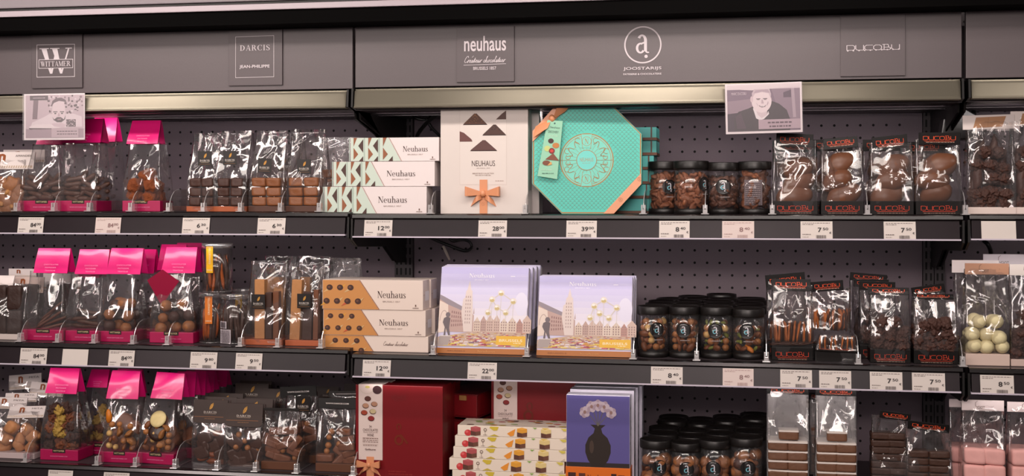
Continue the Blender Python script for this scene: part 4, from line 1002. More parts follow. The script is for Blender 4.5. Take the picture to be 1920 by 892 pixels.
# mint and white long boxes, stacked as steps
def mint(p, w, h, k_=1.0):
    w0 = w; w = w*k_
    x0 = -w0/2+.0012; xe = -w0/2+w*.40; unit = w*.145
    p.poly([(x0, .0005), (xe+h*.42, .0005), (xe-h*.12, h-.0005), (x0, h-.0005)], (204, 218, 204))
    lim = lambda z: xe + h*.42 - h*.54*z/h
    for k in range(4):
        b = x0 + unit*k - unit*.12
        for pts, c in (([(.30,1.0),(.54,1.0),(.30,.62)], (146, 86, 56)), ([(.30,.06),(.62,.30),(.30,.58)], (150, 90, 58)), ([(.62,.66),(.96,.94),(.96,.36)], (76, 50, 44)), ([(.66,.0),(.96,.0),(.96,.22)], (76, 50, 44)),
                       ([(.0,.0),(.0,1.0),(.06,1.0),(.06,.0)], (176, 192, 180))):
            q = [(b+unit*a, h*c2) for a, c2 in pts]
            if max(a for a, _ in q) < min(lim(c2) for _, c2 in q) - .001: p.poly(q, c)
    p.polys(stroke([(xe+h*.42+.002, .0005), (xe-h*.12+.002, h-.0005)], .0008), (150, 110, 84))
def longbox_text(cx=.16, line='BRUSSELS 1857'):
    def dr(p, w, h):
        p.text('Neuhaus', w*cx, h*.52, w*.28, h*.24, (62, 36, 32), 'serif'); p.text(line, w*cx, h*.28, w*.17, h*.05, (150, 130, 122))
        p.dashes(w*.40, w*.46, h*.06, h*.03, (150, 130, 122), 1, .002); p.rect(w*.425, h*.12, w*.435, h*.19, (110, 80, 70))
    return dr
for u0, u1, v1, v0, Y, lab in ((608, 800, 349.5, 397.5, .030, 'lowest of the three mint patterned white boxes'), (625, 815, 302.5, 349, .032, 'middle of the three mint patterned white boxes'), (657, 823, 257.5, 302, .034, 'topmost of the three mint patterned white boxes')):
    x0, x1 = X(u0, Y), X(u1, Y); z0, z1 = Z((u0+u1)/2, v0, Y), Z((u0+u1)/2, v1, Y)
    if 'lowest' in lab: z0 = ZS['C1'] + .0004
    carton('chocolate_carton', lab + ' by the top shelf divider', 'chocolate box', ((x0+x1)/2, Y, z0), x1-x0, .052, z1-z0-.0003, (234, 222, 220), [('pattern_print', mint), ('lettering', longbox_text(.17))] if 'topmost' not in lab else [('pattern_print', lambda p, w, h: mint(p, w, h, 1.157)), ('lettering', longbox_text(.235))], 'mint patterned boxes')

# ================================================================== TOP SHELF, middle bay
def pyramid(p, cx, cz, w, h, c, c2, seed, rough_top=True):
    p.poly([(cx-w*.5, cz), (cx+w*.5, cz), (cx+w*.44, cz+h*.16), (cx+w*.06, cz+h), (cx-w*.04, cz+h), (cx-w*.46, cz+h*.14)], c)
    p.poly([(cx-w*.5, cz), (cx+w*.5, cz), (cx+w*.46, cz+h*.08), (cx-w*.47, cz+h*.07)], (48, 28, 24))
    if rough_top:
        rr = random.Random(seed); p.k += 1
        for k in range(26):
            t = rr.random(); x = cx + rr.uniform(-.42,.42)*w*(1-t); z = cz + h*(.2+.75*t)
            p.poly(ell(x, z, w*.018, w*.014, 6), c2, p.k)
def big_white(p, w, h):
    Yc = .036; fx = lambda u: X(u, Yc) - xb; fz = lambda v: Z(906, v, Yc) - ZS['C1']
    p.rect(fx(862), fz(346.5), fx(950), h-.001, (206, 192, 184)); p.rect(fx(862.5), fz(346), fx(949.5), h-.001, (224, 213, 206))
    pyramid(p, fx(891), fz(234.5), fx(909)-fx(863), fz(213)-fz(234.5), (92, 56, 40), (150, 100, 54), 1)
    p.poly([(fx(930), fz(224.5)), (fx(949), fz(224.5)), (fx(949), fz(208)), (fx(941), fz(214))], (84, 52, 42))
    pyramid(p, fx(927), fz(254.5), fx(950)-fx(905), fz(234)-fz(254.5), (76, 48, 40), (44, 28, 24), 2)
    p.poly([(fx(862), fz(265.5)), (fx(886), fz(265.5)), (fx(884), fz(261)), (fx(870), fz(249)), (fx(862), fz(246))], (104, 62, 58))
    pyramid(p, fx(907), fz(283.5), fx(932)-fx(881), fz(263)-fz(283.5), (92, 58, 54), (0, 0, 0), 3, False)
    p.text('NEUHAUS', fx(906.5), fz(306.5), fx(928)-fx(884.5), fz(301)-fz(311.5), (66, 40, 36), bold=-.004, track=.05)
    p.text('BRUSSELS 1857', fx(906.5), fz(315.5), fx(919)-fx(894), .0016, (130, 108, 100)); p.text('IRRESISTIBLES COLLECTION', fx(906), fz(325.5), fx(926)-fx(886), .0028, (130, 100, 88)); p.dashes(fx(891), fx(921), fz(329.5), .0012, (160, 140, 130), 2, .004)
    p.dashes(fx(929), fx(944), fz(340), .0012, (170, 140, 130), 3, .004)
    p.rect(fx(899.5), .0006, fx(914), fz(337), (222, 150, 108)); p.polys(ring(fx(906.5), fz(382.5), .0038, .0038, .0004, .0004), (176, 110, 74)); p.text('N', fx(906.5), fz(382.5), .0034, .0042, (176, 110, 74), 'serif')
Yb = .036; xb = (X(826, Yb)+X(990, Yb))/2; wb = X(990, Yb)-X(826, Yb)
c = carton('gift_box', 'tall white gift box with a salmon ribbon bow and pictured chocolates', 'gift box', (xb, Yb, ZS['C1']+.0004), wb, .045, .238, (220, 209, 202), big_white, 'white gift boxes')
bow(c, X(906.5, Yb)-xb, Z(906, 363, Yb)-ZS['C1'], .036, -.001)
carton('gift_box', 'plain white gift box standing close behind the bowed one', 'gift box', (xb+.006, Yb+.055, ZS['C1']+.0004), wb+.016, .045, .232, (232, 220, 216), None, 'white gift boxes')

# teal octagon
TEAL, TGOLD = (90, 200, 184), (170, 128, 78)
def octagon():
    Y = .030; u0, u1, v1, v0 = 998, 1203, 188, 398
    x0, x1 = X(u0, Y), X(u1, Y); w = x1-x0; h = w*1.0; c = w*.275
    t = thing('octagon_box', 'large teal octagonal gift box with gold scale pattern and round crest', 'gift box', ((x0+x1)/2, Y, ZS['C1']+.0004), 'teal octagonal boxes')
    t.rotation_euler = (R(-2), 0, R(2.0))
    oc = lambda i: [(-w/2+c, i), (w/2-c, i), (w/2-i, c), (w/2-i, h-c), (w/2-c, h-i), (-w/2+c, h-i), (-w/2+i, h-c), (-w/2+i, c)]
    MB().prism(oc(0), 0, .034, 'y').build('box_lid', mat(TEAL, .42, grain=.02), t, bevel=.0006)
    MB().prism(oc(.003), .0345, .052, 'y').build('box_base', mat((66, 168, 160), .45, grain=.02), t)
    p = Print(); p.poly(oc(.0012), TGOLD); p.poly(oc(.0038), TEAL)
    inside = lambda x, z, m=.006: abs(x) < w/2-m and m < z < h-m and abs(x)+abs(z-h/2) < w/2+h/2-c-m*1.4
    r = .0043; p.k += 1; cz = h*.49; cx = -w*.0; R0 = w*.246
    k = 0; z = .004
    while z < h:
        x = -w/2 + (r if k % 2 else 0)
        while x < w/2:
            if inside(x, z+r*.5, .008) and math.hypot(x-cx, z-cz) > R0+.002:
                for q in ring(x, z, r, r, .0007, .0007, 0, 180, 6): p.poly(q, (96, 138, 120), p.k)
            x += 2*r
        z += r; k += 1
    p.ellipse(cx, cz, R0, R0, TGOLD, 56); p.ellipse(cx, cz, R0-.0022, R0-.0022, (124, 212, 194), 56); p.polys(ring(cx, cz, R0-.0045, R0-.0045, .001, .001, n=48), TGOLD)
    Ri = R0*.38
    for a in range(24):
        an = R(a*15); p.polys(stroke([(cx+Ri*math.cos(an), cz+Ri*math.sin(an)), (cx+R0*.66*math.cos(an), cz+R0*.66*math.sin(an))], .0006), (150, 160, 120))
    pl = []
    for a in range(4):   # scrollwork
        for sg in (-1, 1):
            b = R(45 + 90*a); pts = []
            for i in range(13):
                tt = i/12; an = b + sg*R(4 + 30*tt); rad = R0*(.62 + .16*math.sin(tt*6.28) + .12*tt); pts.append((cx+rad*math.cos(an), cz+rad*math.sin(an)))
            pl += stroke(pts, .0011)
            an = b + sg*R(20); pl += ring(cx+R0*.80*math.cos(an), cz+R0*.80*math.sin(an), .0058, .0058, .001, .001, 30, 300, 12)
            an = b + sg*R(36); pl += ring(cx+R0*.70*math.cos(an), cz+R0*.70*math.sin(an), .005, .005, .001, .001, 120, 400, 12)
    p.polys(pl, TGOLD)
    for sg in (-1, 1):
        p.poly([(cx-.011, cz+sg*R0*.96), (cx+.011, cz+sg*R0*.96), (cx+.0145, cz+sg*R0*.46), (cx-.0145, cz+sg*R0*.46)], (124, 212, 194)); p.polys(stroke([(cx-.011, cz+sg*R0*.96), (cx-.008, cz+sg*R0*.42)], .0008) + stroke([(cx+.011, cz+sg*R0*.96), (cx+.008, cz+sg*R0*.42)], .0008), TGOLD)
        p.polys(ring(cx, cz+sg*R0*.70, .0095, .0095, .0008, .0008), TGOLD); p.text('N', cx, cz+sg*R0*.70, .0085, .0105, TGOLD, 'serif')
        p.polys(stroke([(cx+sg*Ri, cz), (cx+sg*R0*.96, cz)], .0006), TGOLD)
    p.ellipse(cx, cz, Ri, Ri, TGOLD, 40); p.ellipse(cx, cz, Ri-.0012, Ri-.0012, (116, 212, 202), 40)
    p.text('NEUHAUS', cx, cz+.001, .027, .0075, TGOLD, bold=-.004); p.text('BRUSSELS 1857', cx, cz-.006, .016, .0014, TGOLD)
    p.build('lid_print', t)
    # ribbon bands across two corners
    rb = mat((222, 150, 108), .35, spec=.5, grain=.05)
    f = lambda a, b: (a*w - w/2, b*h)
    p1 = [f(.655, .004), f(.75, .004), f(.995, .27), f(.995, .37)]
    b1 = MB().add([(x, -.0034, z) for x, z in p1] + [(x, -.0012, z) for x, z in p1], [(0,1,2,3),(4,5,6,7),(0,1,5,4),(1,2,6,5),(2,3,7,6),(3,0,4,7)]).build('ribbon', rb, t)
    p = Print()
    for a, b in ((.81, .13), (.98, .315)): p.polys(ring(*f(a, b), .0040, .0040, .0005, .0005), (176, 110, 74)); p.text('N', *f(a, b), .0034, .0042, (176, 110, 74), 'serif')
    p.build('ribbon_print', b1, (0, -.0035, 0))
    p2 = [f(.004, .76), f(.004, .66), f(.35, .996), f(.22, .996)]
    MB().add([(x, -.0034, z) for x, z in p2] + [(x, -.0012, z) for x, z in p2], [(0,1,2,3),(4,5,6,7),(0,1,5,4),(1,2,6,5),(2,3,7,6),(3,0,4,7)]).build('ribbon', rb, t)
    for pts in ([(.19,.86),(.24,.995),(.37,1.0),(.30,.93)], [(.19,.88),(.15,.78),(.02,.70),(.03,.80)]):
        q = [f(*a) for a in pts]; n = len(q)
        MB().add([(q[0][0], -.006, q[0][1]), (q[1][0], -.016, q[1][1]), (q[2][0], -.012, q[2][1]), (q[3][0], -.004, q[3][1]), ((q[1][0]+q[3][0])/2, -.014, (q[1][1]+q[3][1])/2)], [(0,1,4),(1,2,4),(2,3,4),(3,0,4)], 0, True).build('ribbon_tail', rb, t, fix=False)
    kx, kz = f(.185, .872); put('ribbon_knot', blob('ribbon_knot', rb, .0065, .006, .0075, .2, 90, 3, 2), t, (kx, -.008, kz))
    # hanging tag
    a, b, cc, d = f(.055, .345), f(.235, .315), f(.285, .845), f(.145, .855)
    tg = MB().add([(x, -.0105, z) for x, z in (a, b, cc, d)] + [(x, -.0095, z) for x, z in (a, b, cc, d)], [(0,1,2,3),(4,5,6,7),(0,1,5,4),(1,2,6,5),(2,3,7,6),(3,0,4,7)]).build('hang_tag', mat((150, 206, 176), .5, grain=.02), t)
    p = Print(); g = lambda s, q: ((a[0]*(1-s)+b[0]*s)*(1-q) + (d[0]*(1-s)+cc[0]*s)*q, (a[1]*(1-s)+b[1]*s)*(1-q) + (d[1]*(1-s)+cc[1]*s)*q)
    p.ellipse(*g(.5, .95), .0018, .0018, (60, 110, 100)); p.text('Neuhaus', *g(.55, .88), .019, .004, (70, 104, 90), rot=-.1); p.text('DISCOVERY', *g(.5, .80), .021, .005, (70, 104, 90), rot=-.08); p.text('COLLECTION', *g(.5, .73), .018, .003, (206, 226, 206), rot=-.08)
    for s, q, rx, rz, c1 in ((.42,.64,.0056,.0050,(66,38,34)), (.74,.57,.0070,.0055,(190,124,66)), (.28,.50,.0062,.0058,(196,206,130)), (.55,.47,.0060,.0058,(128,36,38)), (.35,.25,.0080,.0050,(122,70,48))): p.ellipse(*g(s, q), rx, rz, c1)
    p.ellipse(*g(.55, .47), .0034, .003, (206, 60, 54)); x, z = g(.62, .36); p.poly([(x-.014, z-.004), (x+.014, z-.007), (x+.002, z+.008)], (126, 72, 52)); x, z = g(.5, .24); p.poly([(x-.004, z-.004), (x+.006, z-.001), (x+.004, z+.005)], (214, 160, 92))
    p.text('LIGHT & CRISPY', *g(.42, .13), .022, .0024, (206, 226, 206), rot=-.08); p.dashes(g(.2,.07)[0], g(.8,.07)[0], g(.5,.07)[1], .0012, (70, 110, 96), 2, .004)
    p.build('tag_print', tg, (0, -.0107, 0))
octagon()
# the banded teal boxes behind the octagon
for k, (v1, v0, dx) in enumerate(((238, 263, 0), (263.5, 291, 0), (291.5, 318, -5), (318.5, 345, -5), (345.5, 372, -9), (372.5, 397, -9))):
    Y = .112; u0, u1 = 1120+dx, 1231+dx; x0, x1 = X(u0, Y), X(u1, Y); z0, z1 = Z(1231, v0, Y), Z(1231, v1, Y)
    if k == 5: z0 = ZS['C1']+.0004
    t = carton('ribboned_box', ('topmost', 'second', 'third', 'fourth', 'fifth', 'lowest')[k] + ' small teal box in the pile behind the octagon', 'gift box', ((x0+x1)/2, Y, z0), x1-x0, .09, z1-z0-.0004, (88, 196, 190), None, 'small teal boxes behind the octagon')
    MB().box(-(x1-x0)/2-.0005, (x1-x0)/2+.0005, -.0006, .0906, .0004, .006).build('brown_band', mat((120, 78, 58), .5, grain=.05), t)
    MB().box((x1-x0)/2-.012, (x1-x0)/2-.009, -.0012, .0906, .0062, z1-z0-.0004).build('cord', mat((104, 76, 66), .5, grain=.1), t)

FL = ['flake']
for u, r, v1, Y, ks, lg, lab, sd in (
  (1243.5, .0315, 302, .075, FL, (.40, .0145, .055), 'jar of milk chocolate flakes partly behind its neighbour, next to the teal box', 1),
  (1294.5, .0335, 301, .030, FL, (.92, .0145, .060), 'jar of bright milk chocolate flakes with the emblem turned to its side', 2),
  (1356, .0310, 304, .036, ['flake_dark'], (.0, .0150, .055), 'jar of dark flakes with the emblem facing forward, top shelf', 3),
  (1415.5, .0310, 302, .034, ['flake_dark', 'flake'], None, 'flake jar turned to show its pale back label', 4)):
    zs = ZS['C1']; x = X(u, Y); h = Z(u, v1, Y) - zs
    t = jar(x, Y, zs, r, h, lab, ks, sd, lg, 'jars of chocolate flakes', px=.0135, pz=.0095)
    if lg is None:
        p = Print(); p.rect(-.018, 0, .018, .050, (96, 82, 86), rough=.4); rr = random.Random(3)
        for k in range(11): p.dashes(-.015, .014, .004+.004*k, .0014, (136, 120, 122), k, .004)
        p.build('back_label', t, f=lambda a, b, dd: ((r+.0003+dd)*math.sin(-.12 + a/r), -(r+.0003+dd)*math.cos(-.12 + a/r), .018+b))
for k, (u, v1) in enumerate(((1268, 303), (1330, 304), (1385, 305))):
    Y = .115; jar(X(u, Y), Y, ZS['C1'], .031, Z(u, v1, Y)-ZS['C1'], 'shaded flake jar in the second row, ' + ('behind the pair beside the teal box', 'behind the gap between both pairs', 'behind the pair beside the orange-lettered bags')[k], ['flake_dark'], 20+k, None, 'jars of chocolate flakes', px=.02, pz=.016)

HU = lambda hgt: (lambda t, w, d, z, s: pile(t, ['hull'], w, d, z, hgt, s, px=.040, pz=.027, rot='slant', dome=.1, s=1.12))
for u0, u1, v1, vc, Y, roll, pitch, lab, sd in (
  (1449, 1533, 251, 276, .032, .05, .0, 'bag of smooth brown chocolate shells nearest the flake jars', 41),
  (1540, 1619, 257, 279, .032, -.09, .35, 'bag of chocolate shells whose black card tips back and shines', 42),
  (1632, 1713, 255, 280, .034, -.10, .0, 'bag of chocolate shells with a card slanting down to one side, third in the row', 43),
  (1718, 1803, 249, 272, .034, .01, -.05, 'bag of chocolate shells at the bay end with a level card', 44)):
    card_bag(u0, u1, v1, vc, 'C1', Y, .058, lab, HU(.082), sd, roll=roll, pitch=-pitch, group='bags of chocolate shells', card=(u0+6, u1-8 if sd != 44 else u1), crush=.0052)
for u0, u1, v1, vc, lab, sd in ((1455, 1530, 268, 285, 'card bag behind the first bag of chocolate shells', 45), (1524, 1600, 262, 284, 'card bag peeking out between the first and second bags of shells', 46), (1619, 1690, 262, 284, 'card bag peeking out between the second and third bags of shells', 47), (1700, 1770, 266, 288, 'card bag behind the last bag of shells', 48)):
    card_bag(u0, u1, v1, vc, 'C1', .125, .055, lab, lambda t,w,d,z,s: pile(t, ['hull'], w, d, z, .08, s, px=.046, pz=.026, rot='slant', back=False), sd, group='bags of chocolate shells')

# top shelf, third bay
def tan_window(p, w, h):
    p.poly([(-w*.30, h*.10), (w*.26, h*.16), (w*.34, h*.88), (-w*.24, h*.84)], (176, 128, 92)); p.polys(stroke([(-w*.02, h*.14), (w*.0, h*.84)], .0005), (150, 104, 74))
DR = lambda t, w, d, z, s: (pile(t, ['drip', 'dark_cluster'], w*.95, d, z+.014, .11, s, px=.019, pz=.026, rot='none', dome=.5), pile(t, ['dark_cluster'], w*.9, d, z, .03, s+5, px=.022, pz=.016))
pale_card_bag(1815, 1905, 216, 243, 'R1', .034, .06, 'bag of dark coated sweets under a white card with a tan patch', DR, 51, tan_window, (228, 216, 212), ((226, 208, 200), .0135), card=(1808, 1906), roll=-.02, crush=.0062)
pale_card_bag(1898, 1985, 209, 236, 'R1', .036, .06, 'white-carded bag cut off by the picture edge on the top shelf', DR, 52, tan_window, (232, 220, 214), ((226, 208, 200), .0135), crush=.0055)
pale_card_bag(1830, 1915, 222, 246, 'R1', .12, .055, 'bag of dark sweets standing behind the white-carded bag', F(['dark_cluster'], .06, px=.026, pz=.02, back=False), 53, lambda p, w, h: None, (222, 210, 206))

# ================================================================== MIDDLE SHELF, first bay
DB = grid_fill('dark_block', 2, 2, 1, .036, .057)
pale_card_bag(-30, 47, 514, 548, 'L2', .034, .05, 'dark block bag with a white and bronze card at the picture edge', grid_fill('dark_block', 2, 2, 1, .036, .052), 61, nlogo(''), WCARD, ((206, 192, 186), .0125), card=(-60, 14), pitch=-.4)
pale_card_bag(8, 70, 518, 548, 'L2', .070, .05, 'dark block bag with a pinkish card bearing a bronze letter', grid_fill('dark_block', 2, 2, 1, .036, .052), 62, nlogo(''), (214, 190, 180), ((206, 192, 186), .0125), card=(12, 74), pitch=-.2)
pale_card_bag(5, 62, 503, 518, 'L2', .150, .05, 'rearmost white-carded bag of the dark block group', DB, 63, nlogo(''), WCARD, card=(10, 62))
pale_card_bag(75, 146, 512, 543, 'L2', .145, .05, 'white-carded bag seen through the clear bag of twigs', DB, 64, lambda p, w, h: p.rect(-w*.5, h*.08, w*.5, h*.18, (176, 130, 100)), WCARD)
pink_bag(44, 118, 465, 511, 'L2', .034, .062, 'pink-capped bag of thin dark twigs beside the white-carded bags', lambda t,w,d,z,s: pile(t, ['twig'], w*.7, d, z, .045, s, px=.03, pz=.0085, rot='slant', dome=.2, s=.9), 71, caps=(57, 122))
pink_bag(123, 190, 467, 513, 'L2', .034, .062, 'pink-capped bag of ridged dark sticks lying flat', lambda t,w,d,z,s: pile(t, ['ridged_stick'], w, d, z, .040, s, px=.075, pz=.0105, rot='flat', dome=.1, s=.84), 72, caps=(135, 195))
MT = lambda t,w,d,z,s: pile(t, ['truffle_dark', 'truffle_milk'], w, d, z, .064, s, px=.0255, pz=.0225, rot='any', dome=.5)
pink_bag(183, 250, 465, 513, 'L2', .034, .062, 'pink-capped bag of mixed dark and milk truffles', MT, 73, caps=(194, 259))
pink_bag(252, 300, 467, 512, 'L2', .100, .06, 'pink-capped bag close behind the mixed truffle bag', F(['truffle_dark'], .05, px=.0255, pz=.0225, back=False), 74, caps=(250, 284))
t = pink_bag(281, 362, 463, 511, 'L2', .036, .062, 'pink-capped bag of round truffles with a crimson corner tag', MT, 75, caps=(298, 362))
Y = .043; xs = [(X(u, Y)-t.location.x, Z(u, v, Y)-t.location.z) for u, v in ((305, 505), (336, 527), (303, 573), (276, 525))]
MB().prism(xs, .0066, .0072, 'y').build('crimson_tag', mat((140, 4, 50), .5, spec=.2, grain=.04), t)
pink_bag(288, 345, 458, 506, 'L2', .115, .055, 'pink-capped bag behind the truffle bag with the crimson tag', F(['truffle_dark'], .05, px=.0255, pz=.0225, back=False), 76)
pink_bag(318, 375, 455, 503, 'L2', .185, .055, 'pink-capped bag farthest back beside the candied peel tub', F(['truffle_dark'], .05, px=.0255, pz=.0225, back=False), 77)
pink_bag(135, 186, 474, 520, 'L2', .125, .055, 'pink-capped bag behind the bag of flat ridged sticks', F(['ridged_stick'], .03, px=.07, pz=.012, back=False, rot='flat', s=.7), 78)

# clear tubs of candied peel
def tub(u0, u1, v1, z0, Y, label, ks, seed, lab):
    x0, x1 = X(u0, Y), X(u1, Y); r = (x1-x0)/2; h = Z((u0+u1)/2, v1, Y) - z0
    t = thing('clear_tub', label, 'tub', ((x0+x1)/2, Y+r, z0), 'clear tubs of candied peel')
    MB().lathe([(r, .003), (r, h-.008)], 32).build('tub_wall', CLEAR, t)
    MB().lathe([(r+.001, h-.011), (r+.001, h-.001), (r-.001, h), (.0002, h-.001)], 32).build('clear_lid', RIM if False else film('tub_lid', haze=.08, gloss=.10, rough=.08, bump=0), t)
    MB().lathe([(.0002, .0005), (r, .0005), (r+.0005, .002), (r-.0005, .003)], 32).build('tub_foot', film('tub_lid'), t)
    rr = random.Random(seed)
    for k in range(22):
        a = 2*math.pi*k/22 + rr.uniform(-.1,.1); q = (r-.009)*rr.uniform(.75, 1)
        drop(t, ks[0] if k % 3 else ks[-1], q*math.sin(a), -q*math.cos(a), .04+rr.uniform(-.003,.006), rr, (rr.uniform(-.1,.1), R(90)+rr.uniform(-.14,.14), a), .95)
    p = Print()
    if lab == 'code':
        p.rect(-.030, .033, -.009, .048, (214, 204, 210)); p.k += 1; xx = -.028
        while xx < -.012: b = rr.choice([.0004,.0008,.0012]); p.poly([(xx,.035),(xx+b,.035),(xx+b,.046),(xx,.046)], (50,44,50), p.k); xx += b + .0007
        p.rect(-.030, .001, .001, .031, (214, 204, 210))
        for k in range(9): p.dashes(-.028, -.001, .0045+.0028*k, .0012, (120, 110, 118), k, .005)
    else:
        c, z0_, z1_, dx = lab
        p.rect(dx-.0078, z0_, dx+.0078, z1_, c, rough=.4); p.text('DARCIS', dx, z0_+.006, .012, .0028, (240, 226, 190), bold=.01)
        p.text('ORANGETTES', dx+.001, (z0_+z1_)/2+.008, (z1_-z0_)*.62, .0042, (246, 232, 190), rot=R(90))
    p.build('paper_label', t, f=lambda a, b, dd: ((r+.0004+dd)*math.sin(a/r), -(r+.0004+dd)*math.cos(a/r), b))
    return t, h
_, hT = tub(365, 412, 549, ZS['L2']+.0004, .040, 'lower clear tub of candied peel with an orange label strip', ['dipped_peel', 'peel'], 1, ((214, 116, 34), .042, .1, .003))
tub(369.5, 423, 456, ZS['L2']+hT+.0012, .036, 'clear tub of candied peel with a yellow strip, set on top of another tub', ['dipped_peel', 'peel'], 2, ((236, 178, 30), .042, .098, -.004))
tub(403, 461, 552, ZS['L2']+.0004, .034, 'clear tub of dark dipped peel showing a barcode label', ['dipped_peel'], 3, 'code')
tub(425, 470, 541, ZS['L2']+.0004, .125, 'clear tub standing behind the barcoded one', ['dipped_peel'], 4, ((236, 178, 30), .06, .098, 0))

# bags of upright chocolate bars
def bars(spec):
    def f(t, w, d, z, seed):
        for x0, x1, y, hh, c, tilt in spec:
            MB().box(0, x1-x0, 0, .016, 0, hh).build('chocolate_bar', mat(c, .5, grain=.12, bump=.3, scale=90), t, (x0, y, z+.0005), (0, tilt, 0), bevel=.0012)
    return f
TAN, DRK, MLK = (184, 128, 78), (62, 36, 26), (112, 66, 40)
RT = ((176, 92, 58), .012)
sticker_bag(461, 530, 489, 'L2', .036, .07, 'bag of upright tan and dark chocolate bars beside the peel tubs', bars([(-.024,-.002,.006,.125,TAN,.0),(.0,.014,.006,.098,DRK,.0),(.015,.028,.010,.100,MLK,.0),(.005,.026,.04,.128,TAN,.0)]), 81, (484, 565, .030, 0), RT, crush=.005)
sticker_bag(535, 597, 492, 'L2', .036, .07, 'bag of upright tan and dark bars beside the orange patterned boxes', bars([(-.030,-.008,.006,.126,TAN,.05),(-.004,.017,.010,.100,DRK,.03),(.020,.031,.010,.105,MLK,.02)]), 82, (570, 564, .030, 0), RT, crush=.006)
sticker_bag(487, 548, 480, 'L2', .130, .07, 'bag of bars standing behind the first bag of bars', bars([(-.024,-.002,.006,.125,TAN,.0),(.0,.020,.006,.098,DRK,.0)]), 83, None, RT, crush=.006)
sticker_bag(550, 612, 480, 'L2', .130, .07, 'bag of bars standing behind the second bag of bars', bars([(-.024,-.002,.006,.125,TAN,.0),(.0,.020,.006,.098,DRK,.0)]), 84, None, RT, crush=.006)
sticker_bag(606, 668, 484, 'L2', .170, .07, 'crumpled clear bag top showing above the orange patterned boxes', bars([(-.024,-.002,.006,.1,TAN,.0)]), 85, None, RT, crush=.009, hazy=True)

# orange and white long boxes
def cone(p, x, z, s, tip, flip=1):
    p.poly([(x, z+s*.1), (x+s*1.0, z+s*.62), (x+s*.25, z-s*.35)] if flip > 0 else [(x-s*1.1, z-s*.8), (x+s*.2, z+s*.35), (x+s*.35, z-s*.25)], tip)
    p.ellipse(x, z, s*.52, s*.46, (70, 42, 36), 14); p.ellipse(x-s*.1, z+s*.06, s*.22, s*.18, (110, 72, 56), 10)
def orange(p, w, h, cut=1.0):
    xe = -w/2 + w*.36
    p.poly([(-w/2+.001, .0005), (xe+h*.72, .0005), (xe+.002, h-.0005), (-w/2+.001, h-.0005)], (206, 142, 80))
    s = h*.215 if h > .04 else h*.36; ok = lambda x, z: x + s*.9 < xe + h*.72*(1-z/h)
    rows = ((.74, 0), (.28, -.03)) if h > .04 else ((.66, .03), (.06, -.03))
    for b, off in rows:
        for k in range(5):
            x = -w/2 + w*(.055+off+.105*k) + .004; z = h*b
            if ok(x, z): cone(p, x, z, s, [(216,176,120),(222,160,60),(214,180,130),(198,90,60)][(k + (off < 0)) % 4], 1 if k % 2 else -1)
    p.polys(stroke([(xe+h*.72+.0015, .0005), (xe+.0035, h-.0005)], .0012), (150, 92, 60))
def side_seal(p, d, h): p.rect(d*.28, h*.30, d*.9, h*.62, (246, 238, 236)); p.dashes(d*.04, d*.2, h*.5, .001, (150,130,122), 1, .003)
OC = (234, 216, 204)
for k, (u0, u1, v1, v0) in enumerate(((609, 803, 629, 660), (606, 798, 580.5, 631), (604.5, 793, 525, 579))):
    Y = .032 - .002*k; x0, x1 = X(u0, Y), X(u1, Y); z0, z1 = Z(700, v0, Y), Z(700, v1, Y)
    if k == 0: z0 = ZS['C2']+.0004; zz = z1
    else: z0 = zz + .0004; zz = z1
    dr = [('pattern_print', orange), ('lettering', (lambda p, w, h: p.text('Createur chocolatier', w*.19, h*.52, w*.24, h*.28, (90, 60, 52), 'script', weight=.09)) if k == 0 else longbox_text(.19))]
    carton('chocolate_carton', ('lowest', 'middle', 'topmost')[k] + ' of the front stack of orange and white boxes', 'chocolate box', ((x0+x1)/2, Y, z0), x1-x0, .052, z1-z0, OC, dr, 'orange patterned boxes', side=side_seal)
    for q in (1, 2):
        if k == 2 and q == 2: continue
        Y2 = Y + .056*q
        carton('chocolate_carton', ('lowest', 'middle', 'topmost')[k] + ' orange and white box in the ' + ('second', 'third')[q-1] + ' stack back', 'chocolate box', ((x0+x1)/2+.003*q*(1+k % 2), Y2, z0), x1-x0, .052, z1-z0-.0004, OC, lambda p, w, h: orange(p, w, h), 'orange patterned boxes', side=side_seal)

